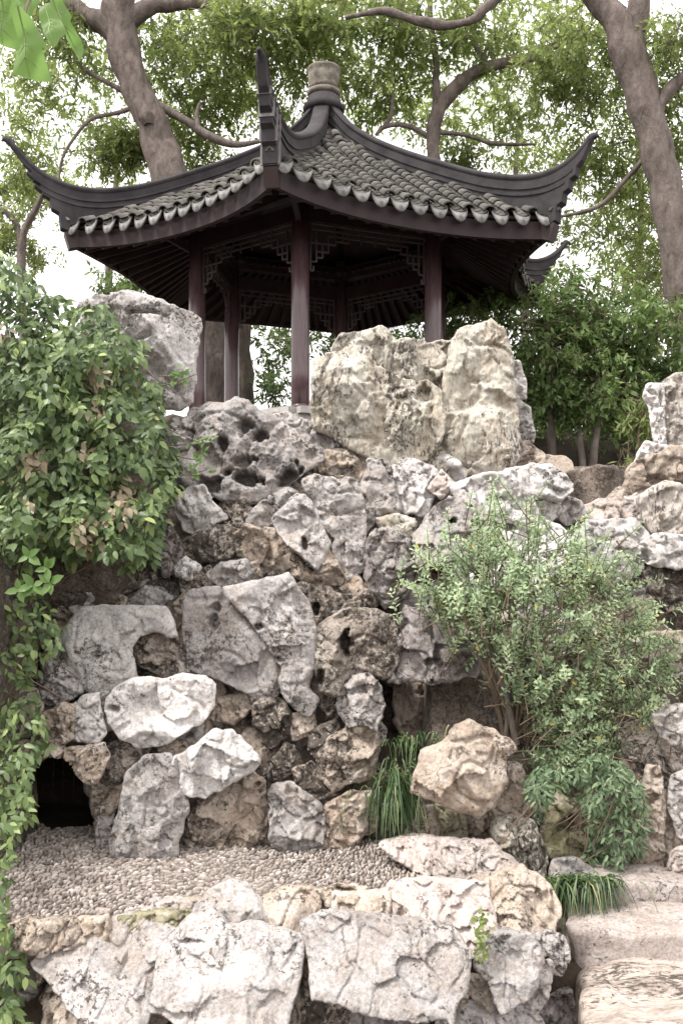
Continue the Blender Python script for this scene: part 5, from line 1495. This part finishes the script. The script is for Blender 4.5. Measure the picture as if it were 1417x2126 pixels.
shrub = empty('leafy_shrub'); tag(shrub, 'airy grey-green shrub with many thin stems in the right middle', 'shrub')
r = np.random.default_rng(70)
SH = np.array([(850,1215),(900,1150),(960,1140),(990,1060),(1015,1060),(1030,1120),(1090,1100),(1120,1060),(1150,1130),(1200,1105),(1230,1150),(1300,1170),(1380,1220),(1400,1300),(1425,1400),(1390,1480),(1340,1480),(1310,1560),(1260,1600),(1190,1610),(1110,1600),(1085,1500),(1050,1400),(980,1350),(900,1290)], float)
pos = []; axs = []; nrm = []; ln = []; tn = []; tw = []
made = 0
root_p = np.array(P(1062, 1540, 7.85))
while made < 820:
    if made % 8 == 0:      # loose sprigs past the outline
        q = SH[r.integers(0, 17)] + r.normal(0, 26, 2) + np.array([0, -14])
    else:
        q = r.uniform(SH.min(0), SH.max(0))
        if not inside(q[None], SH)[0]: continue
    e = seg_dist(q[None], SH)[0]
    dd = 7.75 - 0.55 * math.sqrt(1 - (1 - min(e / 150, 1)) ** 2) * r.random() ** 0.6 + 0.35 * r.random() - 0.25 * fbm(np.array([[q[0] / 90, q[1] / 90, 3.3]]), 2)[0]
    if fbm(np.array([[q[0] / 55, q[1] / 55, 8.3]]), 2)[0] < -0.2: continue
    tip = np.array(P(q[0], q[1], dd))
    dv_ = unit(((tip - root_p) * np.array([0.7, 0.4, 0.5]) + np.array([0, -0.4, 0.3]) + r.normal(0, 0.5, 3))[None])[0]
    L = r.uniform(0.16, 0.32); m = int(L / 0.026)
    t = np.linspace(-1, 0, m)
    pp = tip + dv_ * (t * L)[:, None]
    s1 = np.cross(dv_, r.normal(size=3)); s1 /= np.linalg.norm(s1); s2 = np.cross(dv_, s1)
    bt = np.clip(0.42 + 0.35 * fbm(np.array([[q[0] / 80, q[1] / 80, 1.1]]), 2)[0] + r.normal(0, 0.12), 0.05, 0.8)
    for i in range(m):
        sv = s1 if i % 2 == 0 else s2
        for sg in (-1, 1):
            pos.append(pp[i]); axs.append(sv * sg + dv_ * 0.55 + r.normal(0, .18, 3)); nrm.append(dv_ + r.normal(0, .3, 3) + np.array([0, -.3, .3]))
            ln.append(r.uniform(0.038, 0.066) * (0.65 + 0.35 * min(1, (m - i) / 4))); tn.append(np.clip(bt + r.normal(0, 0.1), 0, 0.92) if r.random() > 0.02 else r.uniform(0.95, 1))
    tw.append((pp[0] - dv_ * 0.15, pp[0], tip))
    made += 1
pos = np.array(pos); axs = np.array(axs); nrm = np.array(nrm); ln = np.array(ln); tn = np.array(tn)
od = np.argsort(pos[:, 1] - ln * 6); X, Y, Z = leaf_frames(axs, nrm); cache = {}; steps = np.linspace(0.05, 1, 14)
for i in od[:300]:
    s = int(np.argmin(np.abs(steps - tn[i])))
    if s not in cache: cache[s] = tri_mesh('leaf', LEAF_HI[0] * np.array([1, .95, 1]), LEAF_HI[1], M['leaf_shrub'], True, np.full(8, steps[s]))
    o = bpy.data.objects.new('leaf', cache[s]); link(o, shrub); mw = Matrix.Identity(4)
    for c in range(3): mw[c][0], mw[c][1], mw[c][2], mw[c][3] = X[i][c] * ln[i], Y[i][c] * ln[i], Z[i][c] * ln[i], pos[i][c]
    o.matrix_world = mw
rs = od[300:]
o = link(bpy.data.objects.new('foliage', leaves('foliage', pos[rs], axs[rs], nrm[rs], ln[rs], 0.95, tn[rs], LEAF_HI, M['leaf_shrub'])), shrub); o['kind'] = 'stuff'
v_, f_ = merge([tube_arrays(x, (0.005, 0.004, 0.002), 4, 0, 1) for x in tw])
o = link(bpy.data.objects.new('twigs', tri_mesh('twigs', v_, f_, M['twig'])), shrub); o['kind'] = 'stuff'
for i in range(22):
    tx, ty = r.uniform(930, 1360), r.uniform(1190, 1480)
    e = np.array(P(tx, ty, 7.6 + r.uniform(-.2, .2))); b = root_p + r.normal(0, .05, 3)
    mid = b * 0.45 + e * 0.55 + np.array([r.normal(0, .05), r.normal(0, .05), 0.15])
    tube_obj('stem', [b, b * .7 + mid * .3 + np.array([0, 0, .06]), mid, e], (0.016, 0.013, 0.009, 0.004), 'twig', shrub, 6, 0, 3)
TR(shrub, 'stem', [(1072,1545,8),(1058,1480,7),(1040,1410,6),(1015,1330,5),(1000,1240,3)], 7.7, 'bark_dark', seg=7)
TR(shrub, 'stem', [(1050,1545,6),(1055,1460,5),(1065,1380,4),(1090,1300,3)], 7.75, 'bark_dark', seg=7)

def grass(label, px, py, d, n, L, seed, spread=1.0, lift=0.9, w=0.008, pxs=20, pys=6):
    root = empty('grass_tuft'); tag(root, label, 'grass')
    r = np.random.default_rng(seed); V = []; Fc = []; T = []; nn = 0
    for i in range(n):
        b = np.array(P(px + r.normal(0, pxs), py + r.normal(0, pys), d + r.normal(0, 0.05)))
        a = r.uniform(0, 2 * math.pi); hd = np.array([math.cos(a) * spread, math.sin(a) * 0.7 * spread - 0.35, 0])
        l = L * r.uniform(0.6, 1.15); seg = 6; pr = None
        t = np.linspace(0, 1, seg)
        out = b + hd * (l * 0.75 * t)[:, None] + np.array([0, 0, 1]) * (l * (lift * t - (lift + r.uniform(0.35, 0.95)) * t ** 2))[:, None]
        sv = np.array([-math.sin(a), math.cos(a), 0.25]); ww = w * (1 - t ** 2.2) + 0.0008
        v_ = np.vstack([out - sv * ww[:, None], out + sv * ww[:, None] ])
        for j in range(seg - 1):
            Fc += [(nn + j, nn + j + 1, nn + seg + j + 1), (nn + j, nn + seg + j + 1, nn + seg + j)]
        V.append(v_); T.append(np.full(2 * seg, r.random())); nn += 2 * seg
    o = link(bpy.data.objects.new('blades', tri_mesh('blades', np.vstack(V), np.array(Fc), M['grass'], True, np.concatenate(T))), root); o['kind'] = 'stuff'
grass('long arching grass tuft spilling beside the craggy perched boulder', 820, 1632, 7.38, 340, 0.42, 81, 0.55, 0.5, 0.0048, 24, 24)
grass('thin dark grass growing in the shaded recess behind the boulder', 860, 1545, 7.75, 60, 0.36, 82, 0.6, 1.3, 0.005, 34, 8)
grass('low arching grass tuft at the foot of the creeping vine', 1205, 1830, 6.95, 330, 0.36, 83, 0.85, 0.75, 0.005, 40, 6)

fern = empty('small_fern'); tag(fern, 'tiny bright green fern in a crack of the front edge', 'fern')
r = np.random.default_rng(90); q = []
for i in range(70): q.append((998 + r.normal(0, 9), r.uniform(1895, 1990)))
q = np.array(q); dd = 5.75 + r.uniform(-.04, .04, len(q))
pos = np.column_stack([(q[:, 0] - CX) / F * dd, dd, (HY - q[:, 1]) / F * dd + EYE])
me = leaves('fronds', pos, r.normal(0, .6, (70, 3)) + np.array([0, -.5, -.2]), r.normal(0, .4, (70, 3)) + np.array([0, -.6, .6]), r.uniform(.03, .05, 70), 1.3, r.uniform(.5, 1, 70), LEAF_HI, M['bamboo'])
o = link(bpy.data.objects.new('fronds', me), fern); o['kind'] = 'stuff'

# stray vine shoots over the rocks
sh = empty('vine_shoots'); tag(sh, 'fresh pale green shoots reaching right from the vine across the rocks', 'vine')
r = np.random.default_rng(95); parts = []
for (x0, y0, x1, y1) in ((300,805,412,775),(345,925,445,905),(360,945,440,950),(350,985,430,975),(330,780,400,770)):
    tube_obj('stem', [P(x0, y0, 8.3), P((x0 + x1) / 2, (y0 + y1) / 2 + 6, 8.2), P(x1, y1, 8.15)], (0.006, 0.005, 0.003), 'twig', sh, 5, 0, 4)
    for i in range(10):
        t = r.uniform(0.45, 1.05)
        o = bpy.data.objects.new('leaf', bpy.data.meshes['leaf_pale']); link(o, sh)
        p = P(x0 + (x1 - x0) * t, y0 + (y1 - y0) * t + r.normal(0, 5), 8.15); a = r.uniform(0, 6.28); L = r.uniform(0.05, 0.085)
        X = Vector((math.cos(a), -0.3, math.sin(a) * .8)).normalized(); Zv = Vector((r.normal(0, .3), -.7, .7)); Y = Zv.cross(X).normalized(); Zv = X.cross(Y)
        mw = Matrix.Identity(4)
        for c in range(3): mw[c][0], mw[c][1], mw[c][2], mw[c][3] = X[c] * L, Y[c] * L, Zv[c] * L, p[c]
        o.matrix_world = mw

# ------------------------------------------------------------------ broad leaves hanging into the upper left corner
near = empty('leafy_branch'); tag(near, 'broad bright green notched leaves hanging into the upper left corner', 'branch')
M['vein'] = simple_mat('leaf_vein', (0.24, 0.34, 0.13), (0.32, 0.42, 0.18), 8, 0.6, 0.0)
def broad_leaf(outline, d, tilt, fold, midrib):
    """outline in photo pixels, first point is the stalk end, the fourth entry of the midrib is the tip"""
    pts2 = np.array(outline, float)
    dens = []
    for a, b in zip(pts2, np.roll(pts2, -1, 0)):
        for i in range(4): dens.append(a + (b - a) * i / 4)
    pts2 = np.array(dens)
    lo, hi = pts2.min(0), pts2.max(0)
    g = np.column_stack([x.ravel() for x in np.meshgrid(np.arange(lo[0], hi[0], 9), np.arange(lo[1], hi[1], 9))])
    g = g[inside(g, pts2)]; g = g[seg_dist(g, pts2) > 4]
    res = delaunay_2d_cdt([Vector(p) for p in np.vstack([pts2, g])], [], [list(range(len(pts2)))], 1, 1e-4)
    vv = np.array([(p.x, p.y) for p in res[0]]); c = vv.mean(0)
    mid = c[0] + (vv[:, 1] - c[1]) * 0.05
    yy_ = d + tilt * (vv[:, 1] - c[1]) / 150 + fold * np.abs(vv[:, 0] - mid) / 60 * 0.03 + 0.012 * np.sin(vv[:, 1] / 14 + vv[:, 0] / 19)
    V = np.column_stack([(vv[:, 0] - CX) / F * d, yy_, (HY - vv[:, 1]) / F * d + EYE])
    me = tri_mesh('leaf', V, np.array(res[2]), M['leaf_near'])
    o = link(bpy.data.objects.new('leaf', me), near)
    def rib(p0, p1, r0):
        st = []
        for q in np.linspace(0, 1, 7):
            x, y = p0[0] + (p1[0] - p0[0]) * q, p0[1] + (p1[1] - p0[1]) * q
            mx_ = c[0] + (y - c[1]) * 0.05
            yv = d + tilt * (y - c[1]) / 150 + fold * abs(x - mx_) / 60 * 0.03 + 0.012 * math.sin(y / 14 + x / 19)
            st.append(((x - CX) / F * d, yv - 0.0012, (HY - y) / F * d + EYE))
        tube_obj('vein', st, np.linspace(r0, r0 * 0.3, 7), 'vein', o, 5, 0, 2)
    a0, a1 = midrib
    rib(a0, a1, 0.0022)
    for q in (0.25, 0.5, 0.72):
        bx, by = a0[0] + (a1[0] - a0[0]) * q, a0[1] + (a1[1] - a0[1]) * q
        for sg in (-1, 1):
            e = (bx + sg * 20, by + 14)
            if inside(np.array([e]), pts2)[0]: rib((bx, by), e, 0.0011)
    return o
broad_leaf([(50,35),(70,45),(85,70),(98,98),(86,96),(92,146),(62,148),(14,138),(26,96),(36,92),(34,42)], 2.3, 0.10, 1.0, ((51,36),(52,146)))
broad_leaf([(-30,-10),(30,-5),(50,10),(54,30),(36,44),(36,95),(20,88),(-30,84)], 2.4, 0.08, -1.0, ((8,0),(2,84)))
broad_leaf([(75,0),(100,-5),(125,35),(140,65),(128,80),(122,95),(115,108),(104,92),(86,60),(76,30)], 2.45, -0.08, 1.0, ((88,2),(117,104)))
broad_leaf([(100,-5),(125,-10),(140,20),(155,45),(150,52),(165,75),(173,100),(160,118),(148,95),(135,75),(138,62),(120,30)], 2.35, 0.1, -1.0, ((112,0),(160,114)))
broad_leaf([(30,-30),(100,-30),(80,5),(60,30),(40,15)], 2.5, 0.1, 1.0, ((68,-28),(58,26)))
tube_obj('stem', [P(60, -60, 2.42), P(62, -10, 2.42), P(52, 30, 2.36)], (0.006, 0.004, 0.003), 'twig', near, 6)

# ------------------------------------------------------------------ put every thing's origin at its own base
bpy.context.view_layer.update()
for e in [o for o in sc.objects if o.type == 'EMPTY' and o.parent is None]:
    lo = Vector((1e9,) * 3); hi = Vector((-1e9,) * 3)
    for c in e.children:
        if c.type != 'MESH': continue
        for b in c.bound_box:
            w = c.matrix_world @ Vector(b)
            for a in range(3):
                lo[a] = min(lo[a], w[a]); hi[a] = max(hi[a], w[a])
    if hi.x < lo.x: continue
    base = Vector(((lo.x + hi.x) / 2, (lo.y + hi.y) / 2, lo.z))
    e.location = base
    inv = Matrix.Translation(-base)
    for c in e.children: c.matrix_parent_inverse = inv
